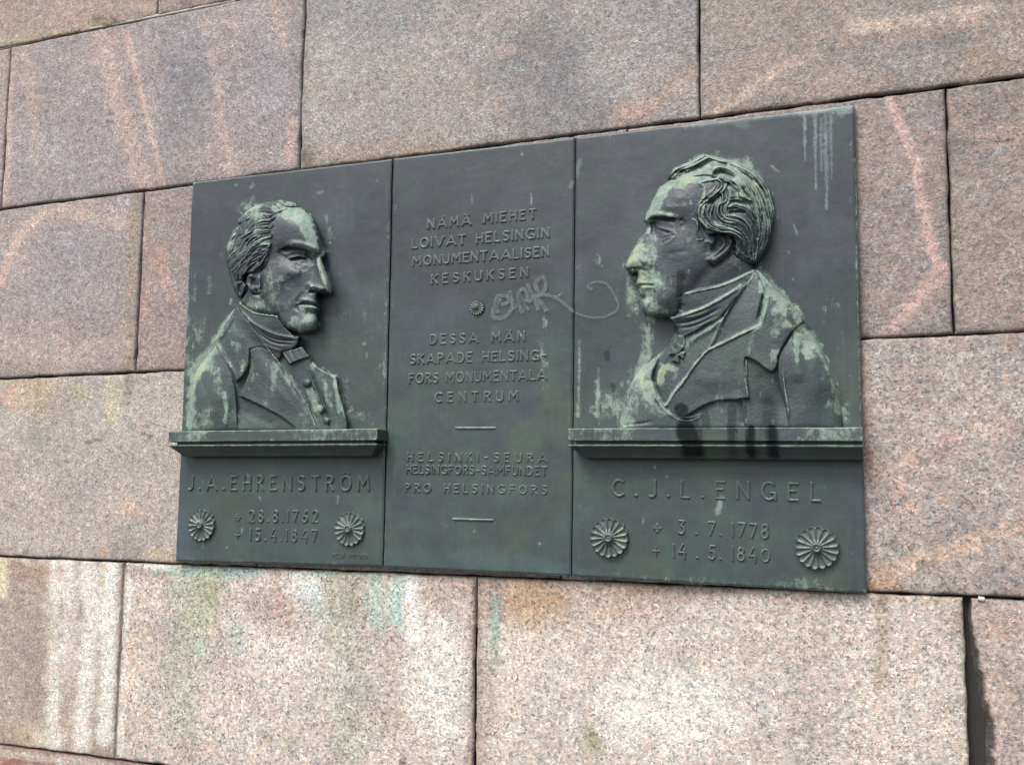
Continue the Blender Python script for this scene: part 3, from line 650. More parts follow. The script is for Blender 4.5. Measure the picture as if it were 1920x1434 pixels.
def bronze(name='bronze', small=False):
    m, t, b = new_mat(name); N = NT(t)
    g = N.n('ShaderNodeNewGeometry'); pos = g.outputs['Position']
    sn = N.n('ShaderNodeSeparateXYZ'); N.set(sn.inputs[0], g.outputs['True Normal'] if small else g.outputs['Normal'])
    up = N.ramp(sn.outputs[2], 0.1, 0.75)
    if small:
        tone = N.n('ShaderNodeRGB'); tone.outputs[0].default_value = (0.080, 0.092, 0.092, 1); tone = tone.outputs[0]
        P0 = 0.32; wet = 0.0
    else:
        tone = N.attr('tone').outputs['Color']; P0 = N.attr('patina').outputs['Fac']; wet = N.attr('wet').outputs['Fac']
    n1 = N.noise(pos, 55, 7, 0.72); n2 = N.noise(pos, 330, 4, 0.65); n3 = N.noise(pos, 9, 5, 0.6)
    st = N.noise(N.scalev(pos, (1.0, 1.0, 0.10)), 90, 5, 0.7)
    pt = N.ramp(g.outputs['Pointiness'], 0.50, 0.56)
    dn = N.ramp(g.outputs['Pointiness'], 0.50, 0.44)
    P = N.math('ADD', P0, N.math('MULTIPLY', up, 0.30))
    nb = N.noise(pos, 17, 6, 0.7); P = N.math('ADD', P, N.math('MULTIPLY', N.math('SUBTRACT', nb, 0.5), 0.8))
    P = N.math('ADD', P, N.math('MULTIPLY', pt, 0.20))
    P = N.math('ADD', P, N.math('MULTIPLY', N.math('SUBTRACT', n1, 0.5), 0.9))
    P = N.math('ADD', P, N.math('MULTIPLY', N.math('SUBTRACT', n2, 0.5), 0.8))
    P = N.math('ADD', P, N.math('MULTIPLY', N.math('SUBTRACT', st, 0.5), 0.7))
    f = N.ramp(P, 0.40, 0.86)
    k = N.math('MULTIPLY_ADD', N.math('SUBTRACT', n3, 0.5), 0.85, 1.0)
    k = N.math('MULTIPLY', k, N.math('MULTIPLY_ADD', N.math('SUBTRACT', st, 0.5), 0.42, 1.0))
    k = N.math('MULTIPLY', k, N.math('MULTIPLY_ADD', N.math('SUBTRACT', n2, 0.5), 0.3, 1.0))
    tc = N.n('ShaderNodeCombineColor'); [N.set(tc.inputs[i], k) for i in range(3)]
    base = N.mix(1.0, tone, tc.outputs[0], 'MULTIPLY')
    base = N.mix(N.ramp(n3, 0.50, 0.68), base, N.mix(1.0, base, (0.95, 1.13, 0.98), 'MULTIPLY'))
    # base tone mixed towards near-black in the hollows, by pointiness
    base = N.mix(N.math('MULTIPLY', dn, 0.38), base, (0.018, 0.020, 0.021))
    pc = N.mix(N.ramp(n1, 0.35, 0.7), (0.115, 0.162, 0.138), (0.225, 0.285, 0.235))
    pc = N.mix(N.ramp(N.noise(pos, 14, 3), 0.5, 0.7), pc, (0.25, 0.29, 0.205))
    c = N.mix(N.math('MULTIPLY', f, 0.88), base, pc)
    if not small:
        ch = N.math('MULTIPLY', N.attr('chalk').outputs['Fac'], N.ramp(N.noise(pos, 160, 5, .7), .2, .62)); c = N.mix(ch, c, (0.17, 0.215, 0.22))
    c = N.mix(wet, c, N.mix(1.0, c, (0.17, 0.18, 0.21), 'MULTIPLY'))
    N.set(b.inputs['Base Color'], c)
    b.inputs['Metallic'].default_value = 0.0
    N.set(b.inputs['Specular IOR Level'], N.math('MULTIPLY_ADD', wet, -0.28, 0.4) if not small else 0.4)
    ro = N.math('MULTIPLY_ADD', f, 0.25, 0.47)
    N.set(b.inputs['Roughness'], N.math('SUBTRACT', ro, N.math('MULTIPLY', wet, 0.12)) if not small else ro)
    h = N.math('ADD', N.math('MULTIPLY', n1, 1.0), N.math('MULTIPLY', n2, 0.5))
    N.set(b.inputs['Normal'], N.bump(h, 0.0009, 0.7))
    return m

def plain(name, col, rough=0.85, scale=60, amt=0.4, bumpd=0.001):
    m, t, b = new_mat(name); N = NT(t)
    g = N.n('ShaderNodeNewGeometry'); pos = g.outputs['Position']
    k = N.math('MULTIPLY_ADD', N.math('SUBTRACT', N.noise(pos, scale, 6, 0.65), 0.5), amt * 2, 1.0)
    tc = N.n('ShaderNodeCombineColor'); [N.set(tc.inputs[i], k) for i in range(3)]
    N.set(b.inputs['Base Color'], N.mix(1.0, (*col, 1), tc.outputs[0], 'MULTIPLY')); b.inputs['Roughness'].default_value = rough
    N.set(b.inputs['Normal'], N.bump(N.noise(pos, scale * 4, 5, 0.7), bumpd, 1.0))
    return m
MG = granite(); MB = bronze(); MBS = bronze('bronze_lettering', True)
MM = plain('dark_joint', (0.022, 0.020, 0.018), 0.95); ML = plain('lime_mortar', (0.42, 0.40, 0.35), 0.9, 90, 0.35, 0.002)
MC = plain('grey_mortar', (0.17, 0.165, 0.145), 0.9, 90, 0.4, 0.002)
MP = plain('asphalt', (0.055, 0.054, 0.053), 0.85, 12, 0.4, 0.004)
# ================================================================ pavement
def box_np(x0, x1, y0, y1, z0, z1, bev=0.0):
    V = [(x, y, z) for z in (z0, z1) for y in (y0, y1) for x in (x0, x1)]
    F = [(0, 2, 3, 1), (4, 5, 7, 6), (0, 1, 5, 4), (1, 3, 7, 5), (3, 2, 6, 7), (2, 0, 4, 6)]
    return np.array(V, float), np.array(F)
V, F = box_np(-60, 60, -60, 0.35, -0.2, 0.0)
props(link('pavement', mesh_np('pavement', V, F, False), None, MP), 'dark asphalt pavement at the foot of the granite wall', None, None, 'structure')

# ================================================================ granite wall
SH = -0.020                                                    # stone face lies 20 mm behind the bronze face
wall = props(link('granite_wall', None), 'tall wall of large pinkish grey granite blocks around the bronze plaques', 'wall')
kS = (2.51745 - SH) / 2.51745
zc = lambda v: 1.6 + v * kS
rows = [  # (z bottom left, z bottom right, z top left, z top right, joints x)
    (1.518, 1.560, 2.14, 2.14, [-4.6, -3.35, -2.215, -1.15, 0.10, 1.3, 2.4]),
    (0.929, 0.966, 1.518, 1.560, [-4.6, -3.95, -2.853, -1.646, -0.4255, 0.80, 2.4]),
    (0.334, 0.3605, 0.929, 0.966, [-4.6, -3.30, -2.234, -1.30, -0.62, 0.167, 1.15, 2.4]),
    (-0.2615, -0.246, 0.334, 0.3605, [-4.6, -3.60, -1.75, -0.80, 1.05, 2.4]),
    (-0.861, -0.850, -0.2615, -0.246, [-4.6, -3.30, -2.2375, -1.0410, 0.1725, 1.35, 2.4]),
    (-1.40, -1.40, -0.861, -0.850, [-4.6, -2.75, -1.55, -0.35, 0.85, 2.4]),
    (2.14, 2.14, 2.75, 2.75, [-4.6, -3.7, -2.5, -1.35, -0.2, 1.0, 2.4]),
    (2.75, 2.75, 3.35, 3.35, [-4.6, -3.1, -1.9, -0.8, 0.45, 1.6, 2.4]),
]
XA, XB = -2.85, 0.33
def rowz(zl, zr, x): return zc(zl + (zr - zl) * (x - XA) / (XB - XA))

BASE = {  # (row, index) -> colour of the stone as the eye takes it, grain contrast
    (0, 1): ((160, 138, 122), .25), (0, 2): ((150, 130, 124), .3),
    (1, 1): ((165, 148, 138), .3), (1, 2): ((152, 140, 138), .38), (1, 3): ((156, 147, 142), .38), (1, 4): ((153, 139, 130), .5),
    (2, 1): ((158, 144, 140), .35), (2, 2): ((151, 132, 126), .45), (2, 4): ((150, 134, 127), .6), (2, 5): ((150, 134, 124), .6),
    (3, 1): ((178, 165, 154), .35), (3, 3): ((174, 158, 149), .8),
    (4, 1): ((172, 153, 136), .2), (4, 2): ((213, 196, 181), 1.0), (4, 3): ((213, 196, 181), .8), (4, 4): ((186, 167, 157), .7),
    (5, 1): ((146, 112, 98), .35), (5, 2): ((160, 140, 130), .4),
}
WB = np.array([1.05, 1.16, 1.20])
EXPK = 0.80      # photographed tone -> surface colour
def tints(r, i, x, y, X, Zz):
    c0, g = BASE.get((r, i), ((152, 138, 130), .4))
    C = np.empty(x.shape + (3,)); C[:] = lin(*c0) * EXPK * WB; G = np.full(x.shape, float(g))
    def mixc(f, col, a=1.0):
        f = np.clip(f * a, 0, 1)[..., None]; C[:] = C * (1 - f) + lin(*col) * EXPK * WB * f
    mixc(fbm(x, y, 130, r * 7 + i, 3) ** 2, (172, 146, 130), 0.5); mixc(fbm(x, y, 90, r * 5 + i + 50, 3) ** 2, (128, 124, 128), 0.55)
    bnd = lambda pts, w, col, a, soft=0.6, warp=0.4, s=1: mixc(band(x, y, pts, w, soft, warp, s), col, a)
    blb = lambda cx, cy, rx, ry, col, a, soft=0.7, warp=0.5, s=1: mixc(blob(x, y, cx, cy, rx, ry, soft, warp, s), col, a)
    pk = (186, 156, 144); og = (194, 164, 149)
    if (r, i) == (0, 1):
        blb(190, 42, 22, 9, (92, 66, 52), .8); bnd([(0, 80), (120, 62), (200, 45)], 10, (175, 158, 130), .6); blb(270, 12, 30, 10, (190, 160, 142), .5)
    if (r, i) == (0, 2): blb(350, 5, 14, 10, (110, 100, 100), .6)
    if (r, i) == (1, 2):
        bnd([(185, 60), (205, 130), (222, 200), (245, 270), (268, 345)], 16, pk, .62, .8, .7); bnd([(240, 70), (262, 160), (282, 240), (305, 342)], 4.8, og, .8, .6, .6)
        bnd([(235, 60), (250, 110)], 7, pk, .5); bnd([(385, 40), (405, 140), (418, 230), (430, 330)], 8, og, .35, .9, .9); bnd([(45, 90), (62, 180), (66, 300)], 9, (184, 160, 142), .4, .9, .8)
        bnd([(515, 20), (530, 80)], 8, pk, .4); bnd([(548, 230), (543, 300)], 9, og, .6); blb(335, 190, 40, 130, (116, 113, 118), .55, 1.0, .9); bnd([(470, 10), (500, 120), (510, 260)], 26, (150, 140, 142), .5)
        bnd([(22, 90), (10, 380)], 7, (186, 162, 142), .6); blb(270, 335, 30, 12, pk, .5); blb(205, 228, 8, 3, (70, 64, 62), .7); blb(208, 214, 12, 2, (80, 72, 70), .6)
    if (r, i) == (1, 3):
        blb(1030, 130, 75, 130, (112, 108, 110), .62, 1.0, .9); blb(700, 40, 120, 40, (132, 126, 126), .5); blb(760, 290, 260, 30, (166, 146, 132), .6); blb(640, 100, 60, 80, (158, 148, 142), .5)
        bnd([(1160, 222), (1215, 200), (1300, 135)], 14, (184, 152, 136), .5, .9); blb(1200, 205, 34, 12, (188, 150, 130), .5); blb(955, 95, 18, 10, og, .4); blb(575, 296, 14, 18, (92, 84, 78), .6)
        blb(1250, 60, 60, 60, (140, 130, 128), .5)
    if (r, i) == (1, 4):
        bnd([(1335, 215), (1400, 175), (1470, 122), (1500, 115)], 8, (198, 166, 150), .7); bnd([(1600, 50), (1700, 42), (1780, 30), (1850, 15)], 12, (198, 174, 157), .65)
        bnd([(1640, 60), (1740, 58), (1830, 38)], 16, (190, 158, 138), .5); blb(1760, 70, 90, 26, (122, 116, 114), .6); blb(1500, 60, 40, 40, (134, 124, 118), .5); blb(1860, 120, 60, 25, (158, 132, 112), .5); blb(1600, 100, 50, 26, (132, 124, 122), .45)
    if (r, i) == (2, 1):
        bnd([(0, 530), (20, 480), (45, 432), (85, 397)], 9, (194, 164, 150), .8, .7); bnd([(80, 400), (140, 402), (200, 414), (262, 418)], 9, (186, 158, 142), .65); bnd([(120, 386), (160, 408)], 12, pk, .6)
        bnd([(254, 370), (246, 500), (240, 690)], 9, (146, 130, 110), .6); blb(90, 660, 140, 34, (176, 152, 144), .6); blb(120, 480, 70, 60, (146, 138, 140), .5)
    if (r, i) == (2, 2):
        bnd([(275, 445), (290, 480), (285, 540), (268, 590)], 15, (176, 140, 128), .6, .9); blb(276, 470, 12, 14, (156, 112, 100), .35); blb(320, 520, 30, 90, (136, 126, 124), .5)
        bnd([(300, 470), (320, 560)], 9, (190, 150, 134), .5)
    if (r, i) == (2, 4):
        bnd([(1668, 190), (1690, 240), (1715, 300), (1728, 380), (1745, 460), (1765, 510)], 10, (196, 162, 151), .8, .6, .4); bnd([(1768, 505), (1740, 540), (1700, 580), (1665, 622)], 15, (196, 160, 148), .75, .6)
        blb(1615, 560, 14, 90, (120, 106, 98), .55); blb(1640, 300, 26, 90, (144, 130, 126), .4)
    if (r, i) == (2, 5): blb(1860, 250, 50, 20, (184, 148, 128), .5); blb(1840, 215, 40, 40, (130, 118, 118), .5); bnd([(1780, 270), (1900, 262)], 3, (96, 84, 76), .5)
    if (r, i) == (3, 1):
        blb(60, 740, 50, 34, (188, 160, 132), .7); bnd([(75, 712), (80, 780)], 14, (168, 148, 112), .6); blb(150, 735, 22, 14, (176, 166, 118), .6); bnd([(215, 700), (212, 780)], 14, (186, 174, 142), .6)
        bnd([(245, 695), (238, 740)], 9, (130, 118, 104), .6); blb(10, 745, 16, 14, (196, 150, 128), .6); blb(245, 955, 18, 14, (208, 165, 140), .55); blb(100, 800, 60, 60, (156, 148, 140), .5)
        bnd([(160, 832), (185, 824), (193, 821)], 2.2, (96, 84, 72), .8); bnd([(268, 812), (288, 820)], 2.0, (96, 86, 76), .8); bnd([(116, 867), (128, 864)], 1.8, (96, 84, 72), .7); blb(195, 1030, 14, 10, (196, 164, 134), .6); blb(300, 1040, 40, 14, (196, 170, 140), .6); blb(305, 850, 22, 50, (164, 154, 144), .4); blb(220, 1028, 8, 6, (140, 124, 108), .6); blb(48, 1035, 6, 4, (110, 98, 90), .7)
    if (r, i) == (3, 3):
        blb(1625, 830, 12, 60, (128, 110, 102), .55); bnd([(1700, 860), (1760, 845), (1790, 835)], 20, (190, 158, 144), .65); blb(1650, 885, 24, 20, (196, 152, 130), .6); bnd([(1700, 860), (1690, 920)], 13, (200, 162, 140), .6)
        bnd([(1640, 1080), (1760, 1040), (1850, 1000), (1920, 985)], 15, (200, 164, 140), .65); blb(1655, 1095, 30, 14, (190, 150, 112), .7); blb(1850, 800, 50, 20, (190, 158, 140), .5)
        for q in range(26):
            rr = random.Random(q); blb(rr.uniform(1640, 1900), rr.uniform(650, 1090), rr.uniform(6, 16), rr.uniform(5, 10), rr.choice([(196, 160, 138), (130, 122, 122), (128, 122, 124)]), .6, s=q)
        bnd([(1620, 640), (1622, 780)], 9, (140, 120, 108), .5)
    if (r, i) == (4, 1):
        bnd([(98, 1056), (102, 1150), (100, 1250), (96, 1400)], 13, (224, 217, 198), .75, .8, .7); bnd([(128, 1056), (132, 1120), (128, 1250)], 14, (214, 204, 196), .75); bnd([(165, 1060), (170, 1160), (158, 1300), (150, 1400)], 17, (226, 214, 202), .8)
        bnd([(205, 1056), (203, 1200), (196, 1380)], 15, (226, 218, 206), .85); bnd([(5, 1052), (6, 1110)], 9, (214, 198, 160), .8); bnd([(48, 1052), (60, 1058), (80, 1050)], 5, (232, 226, 214), .9); bnd([(80, 1060), (76, 1100)], 12, (166, 136, 114), .5, .9, .8)
        blb(60, 1070, 40, 22, (160, 126, 104), .7); blb(70, 1190, 30, 120, (158, 138, 124), .6); blb(135, 1270, 10, 120, (184, 164, 150), .6); blb(60, 1380, 50, 24, (190, 162, 130), .6); blb(90, 1385, 26, 22, (220, 212, 196), .6); blb(52, 1382, 6, 5, (126, 110, 96), .7); bnd([(196, 1056), (190, 1090)], 6, (206, 190, 150), .7)
    if (r, i) == (4, 2):
        bnd([(244, 1066), (236, 1200), (226, 1420)], 5, (222, 212, 200), .8); bnd([(250, 1070), (300, 1072)], 12, (176, 150, 140), .7); bnd([(250, 1200), (246, 1300)], 16, (222, 186, 162), .5, .9, .9); bnd([(272, 1062), (325, 1064)], 3, (230, 226, 222), .9)
        blb(370, 1110, 56, 44, (166, 160, 130), .6); bnd([(350, 1080), (345, 1200), (335, 1380)], 34, (176, 172, 150), .55, .7); blb(410, 1072, 85, 10, (140, 166, 160), .85); bnd([(395, 1080), (380, 1160)], 22, (168, 166, 134), .6); blb(375, 1215, 10, 15, (180, 196, 164), .5); blb(440, 1190, 16, 24, (172, 190, 166), .45)
        blb(500, 1140, 45, 30, (160, 138, 132), .6); bnd([(522, 1075), (525, 1150)], 16, (196, 158, 136), .5, .9, .9); blb(575, 1100, 30, 30, (226, 220, 212), .7); bnd([(590, 1100), (593, 1150)], 12, (196, 208, 198), .5, .9, .8)
        bnd([(600, 1072), (680, 1070)], 8, (140, 176, 164), .7); bnd([(640, 1080), (645, 1120), (650, 1260), (655, 1400)], 34, (170, 166, 148), .6, .7); bnd([(655, 1080), (660, 1130)], 18, (160, 138, 112), .45, .9, .9); bnd([(706, 1075), (706, 1165)], 13, (166, 190, 174), .6, .9, .8)
        bnd([(745, 1075), (745, 1160)], 15, (174, 202, 188), .65, .9, .8); bnd([(772, 1080), (775, 1190)], 14, (238, 232, 222), .8, .7); bnd([(765, 1130), (766, 1180)], 5, (226, 190, 160), .6); blb(830, 1110, 50, 26, (184, 158, 142), .6); bnd([(885, 1085), (884, 1300), (882, 1430)], 7, (176, 156, 136), .6)
        blb(820, 1280, 60, 110, (240, 228, 214), .55); blb(560, 1240, 60, 60, (228, 212, 200), .5); blb(500, 1380, 12, 10, (150, 136, 110), .6); blb(612, 1245, 9, 12, (222, 182, 156), .5); blb(540, 1390, 14, 20, (160, 150, 120), .5); blb(730, 1350, 26, 24, (176, 160, 138), .55); blb(350, 1400, 60, 30, (196, 176, 156), .5); blb(755, 1428, 6, 6, (70, 68, 64), .8)
    if (r, i) == (4, 3):
        blb(1000, 1125, 90, 45, (186, 146, 110), .75); bnd([(930, 1095), (930, 1160)], 16, (170, 150, 138), .7); bnd([(928, 1130), (930, 1200), (925, 1240)], 10, (142, 170, 150), .65, .9, .8); bnd([(922, 1230), (915, 1300), (910, 1430)], 16, (178, 162, 142), .65, .8); bnd([(898, 1090), (896, 1430)], 6, (160, 138, 120), .6)
        blb(1250, 1110, 120, 14, (146, 130, 112), .6); blb(1180, 1120, 80, 40, (186, 152, 132), .6); blb(1250, 1320, 160, 80, (242, 231, 218), .6); blb(1110, 1390, 20, 30, (146, 136, 104), .7); bnd([(1655, 1115), (1655, 1200), (1650, 1280)], 14, (156, 134, 108), .6, .8); blb(1655, 1125, 12, 14, (112, 84, 60), .7)
        blb(1720, 1180, 60, 80, (190, 172, 164), .6); blb(1790, 1160, 16, 18, (204, 160, 132), .5); blb(1720, 1380, 80, 60, (200, 184, 170), .5); bnd([(1640, 1118), (1800, 1126)], 6, (176, 152, 132), .5)
    if (r, i) == (4, 4): blb(1880, 1180, 40, 30, (186, 150, 128), .5); blb(1900, 1280, 30, 60, (164, 146, 138), .5); blb(1860, 1350, 30, 60, (196, 166, 146), .5)
    if (r, i) == (5, 1): bnd([(0, 1410), (110, 1424), (210, 1436)], 7, (196, 184, 166), .7); blb(110, 1432, 6, 10, (206, 198, 186), .7); blb(20, 1430, 20, 10, (156, 92, 72), .6)
    # dirt held along the joints
    return C, G

rsn = np.random.RandomState(5)
def steps(a, b, fine):
    L = b - a; e = [0, .0007, .0018, .0035, .006, .0095, .014]
    n = max(3, int((L - 0.028) / fine))
    mid = list(np.linspace(a + .014, b - .014, n + 1))[1:-1]
    return np.array([a + q for q in e] + mid + [b - q for q in reversed(e)])
def build_stone(r, i, xl, xr):
    zbl, zbr, ztl, ztr, js = rows[r]
    vis = (xr > -3.05) and (xl < 0.5) and r < 5 or (r == 5 and i == 1)
    fine = 0.0085 if vis else 0.06
    gapm = 0.0016
    U = steps(0, xr - xl - 2 * gapm, fine); hgt = rowz(ztl, ztr, xl) - rowz(zbl, zbr, xl); Vv = steps(0, hgt - 2 * gapm, fine)
    u, v = np.meshgrid(U, Vv)
    X = xl + gapm + u; W = xr - xl - 2 * gapm; Hh = hgt - 2 * gapm
    zb = rowz(zbl, zbr, X) + gapm; zt = rowz(ztl, ztr, X) - gapm
    Zz = zb + (zt - zb) * v / Hh
    e = np.minimum(np.minimum(u, W - u), np.minimum(v, Hh - v))
    # wandering joint line, rounded arris, softly uneven dressed face
    cx = (fbm(X * 1000, Zz * 1000, 55, 3 + i + 9 * r, 4) - .5); cz = (fbm(X * 1000, Zz * 1000, 48, 33 + i + 9 * r, 4) - .5)
    k = np.exp(-e / 0.02)
    X2 = X + k * cx * 0.0075; Z2 = Zz + k * cz * 0.0065
    rad = 0.0068 + 0.005 * (fbm(X * 1000, Zz * 1000, 90, 70 + r + i, 3) - .3)
    q = np.clip(e / rad, 0, 1); dep = 0.011 * (1 - np.sqrt(np.clip(1 - (1 - q) ** 2, 0, 1)))
    dep = dep + (fbm(X * 1000, Zz * 1000, 130, 11 + r * 3 + i, 5) - .5) * 0.006 + 0.0025 * np.exp(-e / 0.03) + rsn.uniform(-.0015, .0015)
    ch_ = fbm(X * 1000, Zz * 1000, 26, 200 + r * 7 + i, 4); dep = dep + 0.006 * sstep(.62, .74, ch_) * np.exp(-e / 0.007)   # small chips off the arris
    if (r, i) == (4, 4):   # broken left arris of the stone at the wide joint
        wz = np.clip((rowz(-0.30, -0.30, X) - Zz) / 0.22, 0, 1)
        brk = (0.004 + 0.036 * np.clip(wz, 0, 1)) * (0.85 + 0.3 * fbm(Zz * 1000, Zz * 0, 60, 5, 3))
        X2 = X2 + np.clip(brk - u, 0, None) * np.where(u < brk, 0.0, 0)
        dep = dep + np.where(u < brk, (brk - u) * 1.5 + 0.002 + 0.006 * fbm(X * 1000, Zz * 1000, 14, 8, 3), 0)
    P = np.stack([X2, -SH + dep, Z2], -1)
    px, py = proj(P)
    C, G = tints(r, i, px, py, X, Zz)
    C = C * (1 - 0.42 * np.exp(-e / 0.0028))[..., None]                       # grime packed into the arris
    C = C * (1 - 0.30 * np.exp(-e / 0.020) * (fbm(X * 1000, Zz * 1000, 60, 90 + r, 3)))[..., None]
    if (r, i) == (4, 4): C = np.where((u < brk)[..., None], lin(86, 82, 78) * EXPK, C)
    if (r, i) == (2, 0): pass
    ny, nx = X.shape
    Fq = grid_faces(nx, ny)
    ring = np.concatenate([np.arange(nx), nx * np.arange(1, ny) + nx - 1, (ny - 1) * nx + np.arange(nx - 2, -1, -1), nx * np.arange(ny - 2, 0, -1)])
    Pf = P.reshape(-1, 3); B = Pf[ring].copy(); B[:, 1] += 0.05
    n0 = len(Pf); m = len(ring); a = np.arange(m); b2 = (a + 1) % m
    side = np.stack([ring[a], ring[b2], n0 + b2, n0 + a], -1)
    Vall = np.vstack([Pf, B]); Call = np.vstack([C.reshape(-1, 3), C.reshape(-1, 3)[ring] * 0.7]); Gall = np.concatenate([G.ravel(), G.ravel()[ring]])
    ctr = np.array([(xl + xr) / 2, -SH, zc((zbl + ztl) / 2)])
    me = mesh_np('stone', Vall - ctr, np.vstack([Fq[:, ::-1], side]), True, {'tint': Call, 'grain': Gall})
    o = link('stone', me, wall, MG); o.location = ctr
    return o
LAB = {(1, 2): 'mauve grey stone crossed by slanting orange veins', (2, 1): 'grey stone with a bent orange vein', (2, 4): 'stone with a wide pink vein beside the plaque edge', (4, 1): 'brownish stone with pale vertical lime streaks',
       (4, 2): 'pale speckled stone with green copper stains under the plaque', (4, 3): 'pale speckled stone with a rusty upper corner', (4, 4): 'stone with a broken dark arris along a wide joint', (3, 3): 'coarse stone mottled pink and grey', (5, 1): 'reddish brown stone'}
for r, (_, _, _, _, js) in enumerate(rows):
    for i in range(len(js) - 1):
        xl, xr = js[i] * kS, js[i + 1] * kS
        if (r, i) == (4, 3): xr -= 0.004
        if (r, i) == (4, 4): xl += 0.005
        o = build_stone(r, i, xl, xr)
        if (r, i) in LAB: o['label'] = LAB[(r, i)]
V, F = box_np(-4.65, 2.45, 0.048, 0.60, -0.15, zc(3.34))
link('wall_core', mesh_np('wall_core', V, F, False), wall, MM)
V, F = box_np(-4.65, 2.45, -0.05, 0.046, -0.1, zc(-1.402)); link('plinth', mesh_np('plinth', V, F, False), wall, MP)

def strip(pts, w, d0, mat, seed, name='mortar'):
    """mortar pointed into a joint: an uneven rounded bead along photograph points"""
    P = unproj(*np.array(pts, float).T, SH); seg = np.concatenate([[0], np.cumsum(np.linalg.norm(np.diff(P, axis=0), axis=1))])
    n = max(8, int(seg[-1] / 0.006)); t = np.linspace(0, seg[-1], n)
    Q = np.stack([np.interp(t, seg, P[:, k]) for k in range(3)], 1); T = np.gradient(Q, axis=0); T /= np.linalg.norm(T, axis=1, keepdims=True)
    Nn = np.stack([-T[:, 2], np.zeros(n), T[:, 0]], 1); V = []
    wv = w * (0.75 + 0.6 * fbm(t * 1000, t * 0, 30, seed, 3)); dv = d0 + 0.003 * (fbm(t * 1000, t * 0 + 50, 18, seed + 1, 3) - .5)
    for s_, dd in ((-1, .012), (-.8, .002), (-.3, 0), (.3, 0), (.8, .002), (1, .012)):
        V.append(Q + Nn * (wv * s_)[:, None] + np.array([0, 1, 0]) * (dv + dd)[:, None])
    V = np.array(V); k = V.shape[0]
    me = mesh_np(name, V.reshape(-1, 3), grid_faces(n, k), True)
    return link(name, me, wall, mat)
strip([(150, 56), (321, 23), (440, -1)], 0.0055, 0.0035, ML, 3)
strip([(-5, 92), (60, 76), (150, 56)], 0.004, 0.006, MC, 4)
strip([(321, 22), (320, 8), (319, -12)], 0.0055, 0.004, ML, 5)
strip([(231, 1062), (226, 1160), (219, 1300), (213, 1422)], 0.0050, 0.007, MC, 6)
strip([(1834, 1122), (1846, 1124)], 0.006, 0.0, ML, 8)

